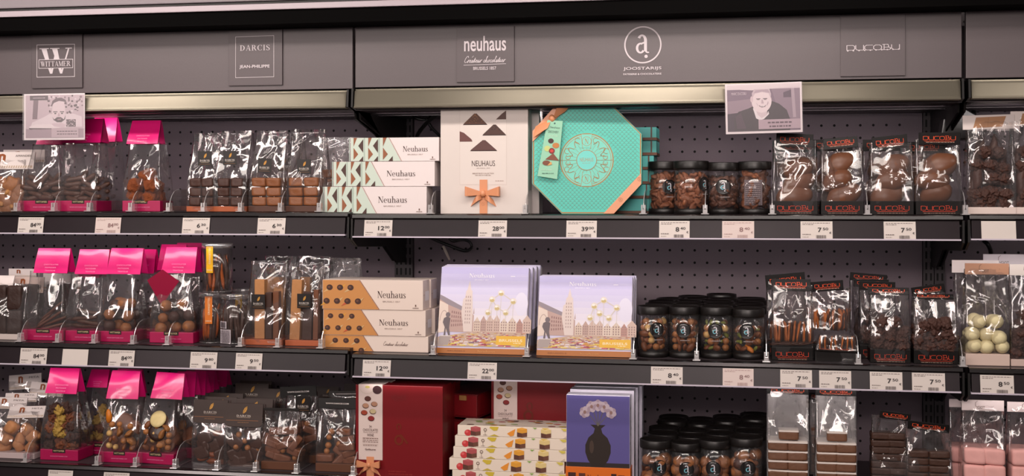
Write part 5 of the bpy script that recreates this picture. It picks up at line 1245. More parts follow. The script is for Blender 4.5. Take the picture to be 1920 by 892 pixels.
# ================================================================== MIDDLE SHELF, middle bay: lavender boxes
def townscape(p, w, h):
    bands = [(198,192,232),(202,196,232),(206,200,232),(210,205,233),(216,210,234),(222,216,234),(228,221,235),(233,226,234)]
    for k, c in enumerate(bands):
        z1 = h*(1-.085*k) - (.0004 if k == 0 else 0); z0 = h*(1-.085*(k+1))-.001 if k < 7 else h*.2
        p.rect(-w/2+.0006, z0, w/2-.0006, z1, c, layer=1)
    p.k = 2; f = lambda a, b: ((a-.5)*w, b*h); P = lambda pts, c, **k: p.poly([f(a, b) for a, b in pts], c, **k)
    p.ellipse(*f(.93, .55), w*.075, w*.13, (226, 222, 240))
    # far gabled houses
    rr = random.Random(9); x = .40
    while x < .96:
        b = rr.uniform(.06, .10); hh = rr.uniform(.33, .38); c = rr.choice([(206,180,168),(216,196,180),(190,160,150),(222,204,190),(186,142,132)])
        P([(x,.19),(x+b,.19),(x+b,hh-.03),(x+b*.75,hh),(x+b*.5,hh+.035),(x+b*.25,hh),(x,hh-.03)], c); p.k += 1
        for i in range(3):
            for j in range(4): P([(x+b*(.15+.28*i), .215+.032*j), (x+b*(.28+.28*i), .215+.032*j), (x+b*(.28+.28*i), .235+.032*j), (x+b*(.15+.28*i), .235+.032*j)], (150,122,118), layer=p.k)
        x += b
    # long side building with arch and pitched roof
    P([(.0,.20),(.0,.64),(.10,.58),(.36,.46),(.40,.40),(.40,.19)], (190,160,152)); P([(.0,.655),(.05,.63),(.28,.50),(.27,.455),(.1,.53),(.0,.60)], (150,138,146)); P([(.0,.58),(.10,.53),(.12,.20),(.0,.18)], (226,208,196))
    p.polys([[(a*w + (-.5)*w + .060*w, b*w + h*.33) for a, b in q] for q in ring(0, 0, .048, .12, .008, .010, 0, 180)], (190,166,156))
    p.k += 1
    for j in range(4):
        for i in range(10):
            a = .145 + .024*i; b = .26 + .055*j - .004*i*(j-1)*.6
            if b < .52 - .55*(a-.1): P([(a,b),(a+.012,b),(a+.012,b+.026),(a+.006,b+.034),(a,b+.026)], (146,112,110), layer=p.k)
    # generic church spire
    P([(.255,.45),(.27,.60),(.29,.62),(.30,.70),(.315,.72),(.335,.83),(.355,.72),(.37,.70),(.375,.60),(.385,.45),(.385,.2),(.29,.2)], (222,206,200)); p.k += 1
    for j in range(8):
        for i in range(3): P([(.298+.024*i,.30+.045*j),(.308+.024*i,.30+.045*j),(.308+.024*i,.325+.045*j),(.298+.024*i,.325+.045*j)], (178,154,150), layer=p.k)
    P([(.39,.42),(.40,.50),(.405,.42)], (190,166,160))
    # loose group of pale globes on thin poles
    gl = [(.70,.68),(.60,.60),(.66,.50),(.76,.44),(.84,.58),(.56,.44)]
    for a, b in ((0,1),(1,2),(2,3),(0,4),(1,5),(4,3)): p.polys(stroke([f(*gl[a]), f(*gl[b])], w*.011), (214,204,196))
    for a, b in gl: p.polys(stroke([f(a, b), f(a, .34)], w*.006), (216,208,204))
    for k, (a, b) in enumerate(gl): p.ellipse(*f(a, b), w*.036, w*.036, (226,216,206)); p.ellipse(*f(a, b-.012), w*.026, w*.018, (200,180,126)); p.ellipse(*f(a-.008, b+.014), w*.016, w*.012, (244,238,232))
    # flower carpet
    P([(.0,.02),(.0,.13),(.42,.205),(1,.195),(1,.02)], (196,168,150)); p.k += 1
    for k in range(330):
        b = rr.uniform(.02, .19); s = (.2-b)*.10+.008; a = rr.uniform(.02, .98)
        if b > .125 + .16*a: continue
        c = rr.choice([(214,186,84),(150,62,88),(196,96,110),(226,206,140),(122,92,120),(206,150,72),(226,214,220),(166,84,70)])
        P([(a,b),(a+s*2.4,b+.002),(a+s*2.2,b+s*.7),(a+s*.2,b+s*.6)] if a+s*2.4 < .995 else [(a-.02,b),(a,b),(a,b+.01),(a-.02,b+.01)], c, layer=p.k)
    # small dark statue on a fountain pedestal
    P([(.0,.03),(.12,.03),(.15,.14),(.02,.14)], (170,156,152)); P([(.03,.14),(.14,.14),(.14,.15),(.03,.15)], (216,206,200))
    P([(.065,.15),(.085,.15),(.088,.24),(.12,.15),(.14,.15),(.125,.24),(.13,.31),(.135,.36),(.10,.385),(.06,.36),(.05,.31),(.075,.25)], (106,94,98)); p.ellipse(*f(.105, .405), w*.026, w*.028, (116,104,108))
    P([(.665,.045),(.995,.04),(.995,.155),(.665,.155)], (232,182,62)); p.text('BRUSSELS', *f(.83, .10), w*.26, h*.032, (248,234,196), bold=.01); p.dashes(*[f(.86,0)[0], f(.95,0)[0]], h*.065, h*.008, (248,234,196), 1, .004)
    p.text('Neuhaus', *f(.47, .895), w*.29, h*.055, (250,248,252), 'serif'); p.text('BRUSSELS 1857', *f(.47, .84), w*.16, h*.012, (250,248,252)); p.rect(*f(.80,.885), *f(.85,.892), (250,248,252)); p.rect(*f(.86,.888), *f(.985,.890), (236,232,244))
def lavender(u0, u1, v1, v0, Y, lab, shift=0.0, tilt=14, draw=True):
    x0, x1 = X(u0, Y), X(u1, Y); w = x1-x0; zs = ZS['C2']
    h = (Z((u0+u1)/2, v1, Y+.045)-zs)/math.cos(R(tilt)); th = .021
    t = thing('picture_box', lab, 'chocolate box', ((x0+x1)/2, Y, zs+.0006 + 0), 'lavender cityscape boxes'); t.rotation_euler = (R(-tilt), 0, 0)
    MB().box(-w/2, w/2, .0002, th, .006, h).build('box_sleeve', mat((206, 200, 226), .4, grain=.01), t, bevel=.0006)
    MB().box(-w/2+.0006, w/2-.0006, .0006, th-.0006, 0, .0068).box(-w/2-.0002, w/2+.0002, -.0004, .004, .0, .011).build('amber_base', mat((176, 104, 34), .4, grain=.05), t)
    MB().box(w/2+.0001, w/2+.0006, .004, th-.003, .012, h-.004).build('pale_edge', mat((224, 216, 220), .5), t)
    if draw:
        p = Print(); townscape(p, w, h-.0115); p.build('cityscape_print', t, (0, 0, .0112))
        p = Print(); p.text('BRUSSELS', -w*.28, .0052, w*.2, .0026, (140, 78, 26)); p.text('Neuhaus', w*.06, .0052, w*.2, .0036, (206, 150, 84), 'serif'); p.build('base_print', t, (0, -.0006, 0))
for k in range(4): lavender(819+7*k*0 + 3.3*k, 985 + 7.5*k, 501 - 1.6*k, 662, .030 + .034*k, ('front lavender cityscape box of the taller group beside the orange boxes', 'second lavender box of the taller group', 'third lavender box of the taller group', 'rearmost lavender box of the taller group')[k], draw=k == 0)
for k in range(3): lavender(1006 + 2.5*k, 1183 + 3.5*k, 518 - 1.2*k, 665, .028 + .036*k, ('front lavender cityscape box of the lower group beside the nut jars', 'second lavender box of the lower group', 'rearmost lavender box of the lower group')[k], draw=k == 0)

# ================================================================== MIDDLE SHELF, middle bay: jars of nuts
NUTS = [['hazelnut', 'blanched', 'almond', 'hazelnut', 'almond'], ['almond', 'almond', 'hazelnut'], ['blanched', 'almond', 'hazelnut', 'pistachio'], ['almond', 'hazelnut', 'pistachio', 'almond', 'dried_fruit']]
COLN = ('column beside the lavender boxes', 'second column from the lavender boxes', 'third column from the lavender boxes', 'column beside the florentine bags')
for k, (u, r, v1, a) in enumerate(((1222.5, .0310, 571, .32), (1281.5, .0295, 571.5, .0), (1342.5, .0310, 572, -.05), (1403, .0305, 576, -.10))):
    Y = .032; x = X(u, Y); h = Z(u, v1, Y+.03)-ZS['C2']-.002
    jar(x, Y, ZS['C2'], r, h, ('jar of hazelnuts and almonds', 'jar of darker almonds', 'jar of pale and dark nuts', 'jar of nuts with pistachios')[k] + ', front of the ' + COLN[k], NUTS[k], 70+k, (a, .0145, .056), 'jars of nuts', px=.0145, pz=.0125)
    for q in range(1, 5):
        Y2 = Y + .070*q
        if k == 0 and q == 4: continue
        jar(X(u, Y)*(1) + .003*(1 if q % 2 else -1) + (.008*q if k == 0 else .002*q), Y2, ZS['C2'], r, h + (.0045 if (k == 2 and q == 4) else 0), 'black-lidded jar ' + ('directly behind the front jar', 'third back', 'fourth back', 'at the rear')[q-1] + ' in the ' + COLN[k], None, 0, None, 'jars of nuts')

# ================================================================== MIDDLE SHELF, middle bay: florentines and clusters
def florentines(n, lift=0.0, w0=1.0):
    def f(t, w, d, z, seed):
        rr = random.Random(seed)
        for i in range(n):
            x = (i+.5-n/2)*(w*w0/n); q = (rr.uniform(-.1,.1), rr.uniform(-.12,.18), rr.uniform(-.25,.25))
            drop(t, 'florentine', x, d*.5+rr.uniform(-.003,.003), z+.021+lift, rr, q); drop(t, 'florentine_back', x+.0045, d*.5+rr.uniform(-.003,.003), z+.0205+lift, rr, q)
        for i in range(5): drop(t, 'florentine_back', (i-2)*w*.17, d*.4, z+.006, rr, (0, R(80), 0))
    return f
FLO = florentines(8, .006)
CLU = F(['dark_cluster'], .060, px=.0185, pz=.0135, dome=.35)
card_bag(1447, 1524, 522, 545, 'C2', .034, .05, 'upright bag of florentines with a shiny black card beside the nut jars', FLO, 91, pitch=-.3, group='florentine bags', card=(1447, 1521))
card_bag(1437, 1512, 512, 540, 'C2', .100, .05, 'florentine bag behind the upright one, its card tilted up', florentines(5), 92, roll=-.10, group='florentine bags', base=True)
card_bag(1521, 1596, 526, 545, 'C2', .070, .05, 'florentine bag standing behind the toppled bag', florentines(9, .028), 93, roll=-.08, group='florentine bags', card=(1522, 1583))
def toppled():
    Y = .030; x0, x1 = X(1529, Y), X(1610, Y); w = x1-x0; zs = ZS['C2']
    t = thing('black_card_bag', 'small florentine bag toppled forward on the shelf edge', 'sweets bag', ((x0+x1)/2, Y, zs+.0006), 'florentine bags')
    MB().box(-w/2, w/2, 0, .036, 0, .020).build('black_base', M_BLKCARD, t, bevel=.001)
    c = black_card(t, 0, -.002, .0195, w*1.02, .016, .03, -1.25)
    b = clear_bag(t, w, .036, .050, 94, fill=.6, topd=.02, wtop=.82, crush=.003, z0=.0)
    rr = random.Random(94)
    for i in range(7):
        x = (i-3)*w*.125; drop(t, 'florentine', x, .016, .033, rr, (.2, rr.uniform(-.15,.15), rr.uniform(-.2,.2)), .68); drop(t, 'florentine_back', x+.0042, .016, .033, rr, (.2, 0, 0), .68)
toppled()
card_bag(1632, 1707, 537, 552, 'C2', .032, .055, 'front bag of dark clusters with a bright shining card', CLU, 95, pitch=-.5, group='bags of dark clusters', card=(1629, 1707))
card_bag(1714, 1797, 549, 560, 'C2', .032, .055, 'bag of dark clusters at the bay end with its card bent over', CLU, 96, pitch=-.6, roll=-.0, group='bags of dark clusters', card=(1714, 1791))
card_bag(1712, 1775, 534, 551, 'C2', .105, .05, 'cluster bag with a card slanting upward behind the one at the bay end', F(['dark_cluster'], .05, px=.024, pz=.018, back=False), 97, roll=-.16, group='bags of dark clusters')
for k, (u0, u1, v1, vc, Y, rl) in enumerate(((1612, 1680, 527, 543, .10, .02), (1601, 1668, 523, 537, .17, .0), (1594, 1664, 512, 527, .24, .07))):
    card_bag(u0, u1, v1, vc, 'C2', Y, .05, 'cluster bag ' + ('second', 'third', 'fourth')[k] + ' back behind the shining front card', F(['dark_cluster'], .05, px=.024, pz=.018, back=False), 101+k, roll=rl, group='bags of dark clusters')

# middle shelf, third bay
def giot(c=(96, 74, 62)):
    def f(p, w, h):
        x = -w*.16; pl = stroke([(x+w*.03, h*.90), (x-w*.012, h*.78), (x-w*.018, h*.5), (x+w*.015, h*.34), (x+w*.045, h*.38)], w*.008)
        p.polys(pl, c); p.text('GIOT', x+w*.12, h*.32, w*.17, h*.26, c)
    return f
WB = lambda t, w, d, z, s: pile(t, ['white_ball'], w*1.02, d, z, .078, s, px=.0235, pz=.0235, dome=.15, s=.95)
pale_card_bag(1811, 1893, 493, 514, 'R2', .034, .058, 'clear bag of white balls with a tan paper card', WB, 111, giot(), (188, 140, 112), ((214, 190, 178), .0225), crush=.005, card=(1812, 1895))
pale_card_bag(1792, 1870, 487, 511, 'R2', .105, .055, 'white-carded bag directly behind the bag of white balls', F(['white_ball'], .07, px=.0285, pz=.0255, back=False), 112, lambda p, w, h: None, (226, 214, 212), card=(1787, 1876))
pale_card_bag(1896, 1980, 495, 516, 'R2', .036, .058, 'bag of dark sweets with a white card cut off by the picture edge, middle shelf', F(['dark_cluster'], .085, px=.024, pz=.018), 113, giot(), (226, 216, 208), ((206, 182, 172), .0135), crush=.0055)
pale_card_bag(1846, 1935, 476, 500, 'R2', .150, .055, 'tall white-carded bag rearmost behind the tan card', F(['dark_cluster'], .06, px=.024, pz=.018, back=False), 114, giot(), (222, 212, 218))

# ================================================================== LOWEST SHELF, first bay
BI = F(['biscuit'], .050, px=.025, pz=.0195, dome=.35)
pale_card_bag(-14, 64, 757, 781, 'L3', .034, .055, 'bag of tan biscuits with a white and bronze card at the front', BI, 121, nlogo('MITA'), WCARD, ((196, 176, 176), .0130), card=(5, 74), pitch=-.6, roll=-.05)
for k, (u0, u1, v1, vc, Y, rl, pt, lb) in enumerate(((-25, 42, 743, 765, .075, .0, -.3, 'at the picture edge, just behind the front card'), (2, 62, 735, 752, .115, -.03, -.3, 'third back'), (10, 72, 700, 728, .225, -.10, -.2, 'rearmost and tilted'), (48, 112, 716, 740, .170, .05, -.3, 'half behind the granola bag'))):
    pale_card_bag(u0, u1, v1, vc, 'L3', Y, .05, 'white-carded biscuit bag ' + lb, F(['biscuit'], .04, px=.031, pz=.023, back=False), 122+k, nlogo('MITA'), WCARD, pitch=pt, roll=rl)
GR = lambda t,w,d,z,s: (pile(t, ['granola_red', 'granola_dark'], w, d, z, .085, s, px=.0235, pz=.0185, dome=.5), pile(t, ['granola_gold'], w*.36, .006, z+.026, .056, s+1, px=.017, pz=.015))
pink_bag(76, 146, 689, 735, 'L3', .034, .065, 'pink-capped bag of granola clusters beside the biscuit bags', GR, 131, caps=(79, 139))
pink_bag(160, 212, 692, 724, 'L3', .110, .06, 'pink-capped bag of golden granola set back behind the first two', lambda t,w,d,z,s: pile(t, ['granola_gold', 'granola_red'], w, d, z, .085, s, px=.023, pz=.019, back=False), 132, caps=(158, 196))
ME = lambda sp: (lambda t,w,d,z,s: (pile(t, ['disc_milk', 'disc_dark', 'disc_milk'], w*.92, d, z+.004, .060, s, px=.029, pz=.0165, rot='face', dome=.2), pile(t, ['blanched', 'walnut', 'almond', 'hazelnut'], w*.95, .010, z+.002, .066, s+1, px=.0165, pz=.0155, dome=.15), sp(t, w, d, z)))
def sp1(t, w, d, z): rr = random.Random(1); drop(t, 'dried_fruit', -w*.38, .004, z+.075, rr, (0, 0, 0), 1.3)
def sp2(t, w, d, z): rr = random.Random(2); drop(t, 'disc_white', w*.02, .004, z+.072, rr, (R(62), -.15, 0), 1.0); drop(t, 'disc_dark', w*.02, .002, z+.045, rr, (R(75), .1, 0), 1.1)
pink_bag(192, 256, 694, 745, 'L3', .034, .062, 'pink-capped bag of mendiants with an orange peel strip', ME(sp1), 133, caps=(195, 254))
pink_bag(258, 325, 697, 744, 'L3', .036, .062, 'pink-capped bag of mendiants with a white chocolate disc', ME(sp2), 134, caps=(275, 333), roll=.03)
for k, (u0, u1, v1, vc, Y, lb) in enumerate(((205, 262, 691, 738, .115, 'behind the mendiant bag with the peel strip'), (318, 364, 696, 741, .105, 'just behind the white disc bag'), (335, 384, 694, 738, .165, 'third in line behind the white disc bag'), (352, 400, 692, 732, .225, 'fourth in line behind the white disc bag'), (372, 425, 691, 722, .285, 'farthest back in line beside the brown flap bags'))):
    pink_bag(u0, u1, v1, vc, 'L3', Y, .055, 'pink-capped mendiant bag ' + lb, (lambda t,w,d,z,s: pile(t, ['blanched', 'walnut', 'disc_milk'], w, .02, z, .055, s, px=.024, pz=.019)) if k < 2 else (lambda t,w,d,z,s: None), 140+k)

# brown paper-flap bags
BRN = (58, 42, 36)
def flap_bag(u0, u1, v1, vf, key, Y, d, label, ks, seed, contents=True):
    zs = ZS[key]; xc, w, h = geom(u0, u1, v1, Y, zs, d)
    t = thing('brown_flap_bag', label, 'sweets bag', (xc, Y, zs), 'brown flap bags')
    hf = Z((u0+u1)/2, v1, Y) - Z((u0+u1)/2, vf, Y)
    clear_bag(t, w, d, h-.004, seed, fill=.6, topd=.010, crush=.0022)
    sl = math.atan2(d*.30, hf); r = .008
    pts = [(-w/2, hf)] + [(-w/2+r+r*math.cos(R(180+a)), r+r*math.sin(R(180+a))) for a in (0, 30, 60, 90)] + [(w/2-r+r*math.cos(R(270+a)), r+r*math.sin(R(270+a))) for a in (0, 30, 60, 90)] + [(w/2, hf)]
    fl = MB().prism(pts, -.0008, .0004, 'y').build('paper_flap', mat(BRN, .5, grain=.06), t, (0, d*.12, h-hf), (-sl*.6, 0, 0))
    MB().box(-w/2, w/2, .0, .0008, -hf*.8, 0).build('rear_flap', mat(BRN, .5, grain=.06), t, (0, d*.12 + hf*math.tan(sl*.6)+.001, h-.0005))
    p = Print(); leaf(p, w*.02, hf*.72, w*.10); p.text('DARCIS', 0, hf*.47, w*.38, hf*.085, (226, 214, 204), 'serif', track=.05); p.dashes(-w*.18, w*.18, hf*.385, .0011, (150, 130, 116), 1, .003)
    p.rect(-w*.46, hf*.262, w*.40, hf*.274, (170, 108, 58)); p.text('www.darcis.com', 0, hf*.19, w*.30, hf*.04, (176, 124, 76)); p.build('flap_print', fl, (0, -.0009, 0))
    if contents: pile(t, ks, w*.9, d*.8, .003, .074, seed, px=.021, pz=.0145, rot='lay', dome=.3)
    return t
flap_bag(359, 423, 747, 790, 'L3', .036, .05, 'brown flap bag of dark pecan bark beside the mendiants', ['shard_dark', 'pecan', 'shard_dark'], 151)
flap_bag(419, 489, 754, 797, 'L3', .030, .05, 'brown flap bag of dark nut bark beside the nougat bag', ['shard_dark', 'hazelnut', 'shard_dark'], 152)
for k, (u0, u1, v1, vf, Y) in enumerate(((380, 440, 742, 780, .105), (440, 508, 746, 786, .10), (388, 452, 735, 772, .165), (446, 514, 744, 782, .17), (438, 500, 717, 755, .24), (446, 506, 712, 748, .31), (489, 545, 727, 765, .235))):
    flap_bag(u0, u1, v1, vf, 'L3', Y, .045, 'brown flap bag ' + ('second in the column by the mendiants', 'second in the column by the nougat bags', 'third in the column by the mendiants', 'third in the column by the nougat bags', 'fourth back with its gold leaf in full view', 'rearmost, only its leaf tip showing', 'behind the nougat bag with a partly covered leaf')[k], None, 153+k, False)
NG = F(['nougat', 'nougat', 'hazelnut', 'nougat'], .064, px=.0235, pz=.0140, rot='lay', dome=.3)
def web_card(col=(16, 12, 11)):
    def f(p, w, h): p.text('WWW.DARCIS.COM', 0, h*.5, w*.60, h*.14, (226, 218, 212), bold=.015)
    return f
BB = ((96, 58, 38), .017)
pale_card_bag(490, 556, 763, 768, 'L3', .030, .055, 'clear bag of nougat pieces with its top folded over', NG, 171, lambda p, w, h: None, (30, 24, 22), BB, crush=.005, group='nougat bags')
pale_card_bag(592, 664, 745, 764, 'L3', .030, .055, 'clear bag of nougat pieces with a black web address card', NG, 172, web_card(), (18, 14, 13), BB, crush=.0055, group='nougat bags', pitch=-.1)
pale_card_bag(522, 590, 722, 743, 'L3', .16, .05, 'bag with a shiny black web address card tilted behind the nougat bags', F(['nougat'], .05, px=.03, pz=.015, back=False), 173, web_card(), (18, 14, 13), BB, roll=-.07, group='nougat bags')
pale_card_bag(613, 680, 731, 742, 'L3', .115, .05, 'bag with a dull black card half hidden beside the red boxes', F(['nougat'], .05, px=.03, pz=.015, back=False), 174, web_card(), (30, 24, 22), BB, roll=-.04, group='nougat bags')
t = sticker_bag(530, 592, 742, 'L3', .105, .05, 'clear bag with a leaf on its brown card standing between both nougat bags', NG, 175, (568, 757, .034, 0), BB, group='nougat bags')
for k, (u0, u1, v1) in enumerate(((590, 632, 723), (642, 690, 718))): flap_bag(u0, u1, v1, v1+30, 'L3', .29, .045, 'brown flap bag in the rear row ' + ('above the nougat bags', 'next to the red gift boxes')[k], None, 180+k, False)

# ================================================================== LOWEST SHELF, middle bay
RED = (122, 15, 23)
def choc_oval(p, x, z, s, c, rim=(74, 40, 36)): p.poly(ell(x, z, s*1.1, s*.85, 18), rim); p.poly(ell(x+s*.06, z+s*.1, s*1.0, s*.72, 18), c)
def red_front(u0, Y, um):
    def f(p, w, h):
        zc = ZS['C3']; fz = lambda v: Z(um, v, Y)-zc
        p.polys(ring(w*.0, fz(825), w*.052, w*.058, w*.022, w*.022, n=24) + ring(w*.0, fz(800), w*.030, w*.036, w*.012, w*.012, -60, 250, 18) + [[(w*.01, fz(814)), (w*.03, fz(814)), (w*.11, fz(830)), (w*.09, fz(832))]], (116, 44, 30), rough=.3)
        p.text('NEUHAUS', w*.0, fz(745), w*.17, .010, (122, 30, 32)); p.text('BRUSSELS 1857', w*.0, fz(751), w*.1, .0016, (122, 30, 32))
        p.text('34 SWEET COLLECTION', -w*.02, fz(884), w*.2, .0025, (176, 60, 50)); p.text('PAIRING CHOCOLATES AND WINE', w*.02, fz(889), w*.27, .0028, (176, 60, 50))
    return f
def red_box(u0, u1, v1, Y, label, sleeve=None, draw=None, d=.042, tilt=0):
    x0, x1 = X(u0, Y), X(u1, Y); um = (u0+u1)/2; h = Z(um, v1, Y)-ZS['C3']
    t = carton('red_gift_box', label, 'gift box', ((x0+x1)/2, Y, ZS['C3']+.0004), x1-x0, d, h, RED, draw, 'red gift boxes', rough=.38)
    if sleeve:
        s0, s1 = X(sleeve[0], Y)-t.location.x, X(sleeve[1], Y)-t.location.x; zc = ZS['C3']; fz = lambda v: Z(um, v, Y)-zc
        sl = MB().box(s0, s1, -.0012, d+.0012, .004 if sleeve[2] is None else fz(sleeve[2]), h+.0014).build('paper_sleeve', mat((224, 204, 196), .5, grain=.02), t, bevel=.0005)
        p = Print(); c = (s0+s1)/2; w = s1-s0; ds = sleeve[3]
        p.ellipse(s1-w*.22, fz(732+ds), w*.19, w*.17, (66, 36, 40)) if ds == 0 else None
        if ds == 0: p.polys(ring(c-w*.15, fz(732), w*.26, w*.16, w*.008, w*.008, 180, 360), (190, 176, 150)); p.ellipse(c-w*.12, fz(727), w*.1, w*.05, (206, 190, 110))
        for a, v, col in ((-.11, 749, (92,50,42)), (.16, 759, (182,134,108)), (-.20, 762.5, (190,142,114)), (.10, 773, (206,186,142)), (-.26, 775.5, (164,66,44)), (.03, 786, (142,40,40))): choc_oval(p, c+a*w, fz(v+ds), w*.125, col)
        p.text('34', c, fz(801+ds), w*.10, .005, (90, 62, 56)); p.text('CHOCOLATES', c, fz(807.5+ds), w*.62, .0052, (90, 62, 56)); p.text('SPECIALLY SELECTED FOR', c, fz(812+ds), w*.6, .0018, (130, 100, 92)); p.text('WINE', c, fz(817+ds), w*.28, .0056, (90, 62, 56))
        p.rect(s0+w*.18, fz(822.6+ds), s1-w*.18, fz(822.2+ds), (150, 120, 110))
        for v in (824, 827.5, 830.5): p.dashes(c-w*.32, c+w*.32, fz(v+ds), .0012, (130, 100, 92), v, .005)
        p.rect(s0+w*.18, fz(834.6+ds), s1-w*.18, fz(834.2+ds), (150, 120, 110)); p.dashes(c-w*.3, c+w*.3, fz(837+ds), .0012, (130, 100, 92), 4, .005)
        p.text('Guillaume', c, fz(844+ds), w*.44, .0035, (90, 60, 56), bold=.02)
        p.build('sleeve_print', sl, (0, -.0014, 0))
    return t
Yr = .034
t = red_box(667, 830, 723, Yr, 'front red gift box with a pale sleeve and salmon bow', (672.5, 717.5, 864, 0), red_front(667, Yr, 750))
bow(t, X(693, Yr)-t.location.x, Z(750, 874, Yr)-ZS['C3'], .024, -.002)
b = MB().box(X(687.5, Yr)-t.location.x, X(701.5, Yr)-t.location.x, -.0016, -.0004, .001, Z(750, 858, Yr)-ZS['C3']).build('ribbon_band', mat((222, 150, 108), .35, grain=.05), t)
bow(t, X(693, Yr)-t.location.x, Z(750, 873, Yr)-ZS['C3'], .025, -.0025)
for k in range(3): red_box(672+7*k, 838+8.5*k, 719 - 1.5*k, Yr+.046*(k+1), ('second', 'third', 'rearmost')[k] + ' red gift box in the upright row behind the bowed one', (681+7*k, 731+7*k, None, 999) if k < 1 else None)
# red drawer-like box lying flat, turned
Y = .16; xa = (X(838, Y)+X(898, Y))/2
zt = Z(870, 743, Y)
for k in range(3):
    t = thing('red_gift_box', ('topmost', 'middle', 'lowest')[k] + ' red gift box lying flat in the pile beside the upright row', 'gift box', (X(826+3*k, Y), Y, ZS['C3']+.0004+(2-k)*.056), 'red gift boxes', R(-12))
    MB().box(0, .085, 0, .20, .003, .047).build('box_tray', mat(RED, .4, grain=.04), t, bevel=.001)
    MB().box(-.002, .087, -.002, .202, .0, .003).box(-.002, .087, -.002, .202, .047, .0505).build('box_cover', mat((98, 13, 19), .4, grain=.04), t, bevel=.0006)
    MB().box(.046, .062, -.004, -.0005, .037, .0472).build('gold_clasp', mat((190, 140, 84), .4, metal=.4), t)
Y = .17
t = red_box(921, 1088, 712, Y, 'red gift box standing at the back above the fruit boxes', (926, 970, 850, -30), lambda p, w, h: p.polys(ring(w*-.08, Z(1000, 780, .17)-ZS['C3'], w*.058, w*.065, w*.025, w*.025, n=24) + ring(w*-.065, Z(1000, 762, .17)-ZS['C3'], w*.035, w*.045, w*.014, w*.014, -60, 250, 18), (104, 40, 28), rough=.3))

# fruit-printed flat boxes, stacked
def fruit(p, w, h):
    P = lambda pts, c: p.poly([(-w/2+a*w, b*h) for a, b in pts], c)
    def cube(a, top, s=.045):
        P([(a-s,.06),(a,-.0+.03),(a,.42),(a-s,.5)], (96,58,46)); P([(a,.03),(a+s,.1),(a+s,.5),(a,.42)], (112,70,54)); P([(a-s,.5),(a,.40),(a+s,.5),(a+s,.84),(a,.96),(a-s,.84)], top); P([(a-s,.84),(a,.74),(a+s,.84),(a,.96)], tuple(min(255, x+16) for x in top))
    p.ellipse(-w/2+.095*w, h*.30, w*.032, h*.30, (204,60,62)); p.ellipse(-w/2+.085*w, h*.4, w*.014, h*.12, (226,100,98)); cube(.165, (178,82,84))
    p.polys(stroke([(-w/2+.252*w, h*.2),(-w/2+.252*w, h*.6)], .0006) + ring(-w/2+.252*w, h*.62, .0034, .0034, .0012, .0012), (110,84,74)); p.dashes(-w/2+.235*w, -w/2+.27*w, h*.12, .001, (110,84,74), 1, .003)
    P([(.29,.84),(.33,.56),(.36,.60),(.375,.94),(.30,.96)], (212,186,62)); P([(.29,.04),(.335,.24),(.38,.04)], (200,176,70))
    P([(.45,.34),(.48,.08),(.51,.16),(.525,.80),(.49,.60)], (236,150,52)); cube(.585, (226,158,54)); P([(.68,.98),(.70,.82),(.72,.98)], (140,176,90)); cube(.80, (226,200,134))
    P([(.93,.98),(.96,.72),(.99,.76),(.99,.98)], (214,196,90)); P([(.95,.04),(.985,.3),(.99,.04)], (206,190,170)); P([(.76,.98),(.79,.8),(.83,.98)], (222,190,90))
def fruit_top(p, w, d):
    rr = random.Random(3); p.k += 1
    for k in range(26):
        a, b = rr.uniform(-.45,.45)*w, rr.uniform(.1,.9)*d; p.poly(ell(a, b, .008, .005, 10), rr.choice([(204,176,72),(150,90,80),(226,160,70),(120,86,76),(196,96,96),(160,182,110)]), p.k)
    p.text('Neuhaus', -w*.2, d*.2, .03, .006, (110, 84, 74), 'serif')
lv = [(1062, 848, 909, 884), (1058, 842.5, 884, 861.5), (1062, 850, 861, 840), (1064, 853, 840, 819), (1066, 858, 818.5, 799)]
zb = ZS['C3']+.0004
for k, (u1, u0, v0, v1) in enumerate(lv):
    Y = .036; x0, x1 = X(u0, Y), X(u1, Y); z1 = Z(950, v1, Y)
    carton('fruit_carton', ('lowest', 'second', 'third', 'fourth', 'topmost')[k] + (' fruit-printed white box counting up in the flat stack' if 0 < k < 4 else ' fruit-printed white box of the flat stack'), 'chocolate box', ((x0+x1)/2, Y, zb), x1-x0, .085, z1-zb-.0004, (240, 224, 206), fruit, 'fruit-printed boxes', top=fruit_top)
    zb = z1
Y = .128; carton('fruit_carton', 'fruit-printed white box at the top of the second stack, behind the flat stack', 'chocolate box', ((X(862,Y)+X(1064,Y))/2, Y, ZS['C3']+.0004), X(1064,Y)-X(862,Y), .03, Z(950, 797, Y)-ZS['C3'], (240, 224, 206), None, 'fruit-printed boxes', top=fruit_top)

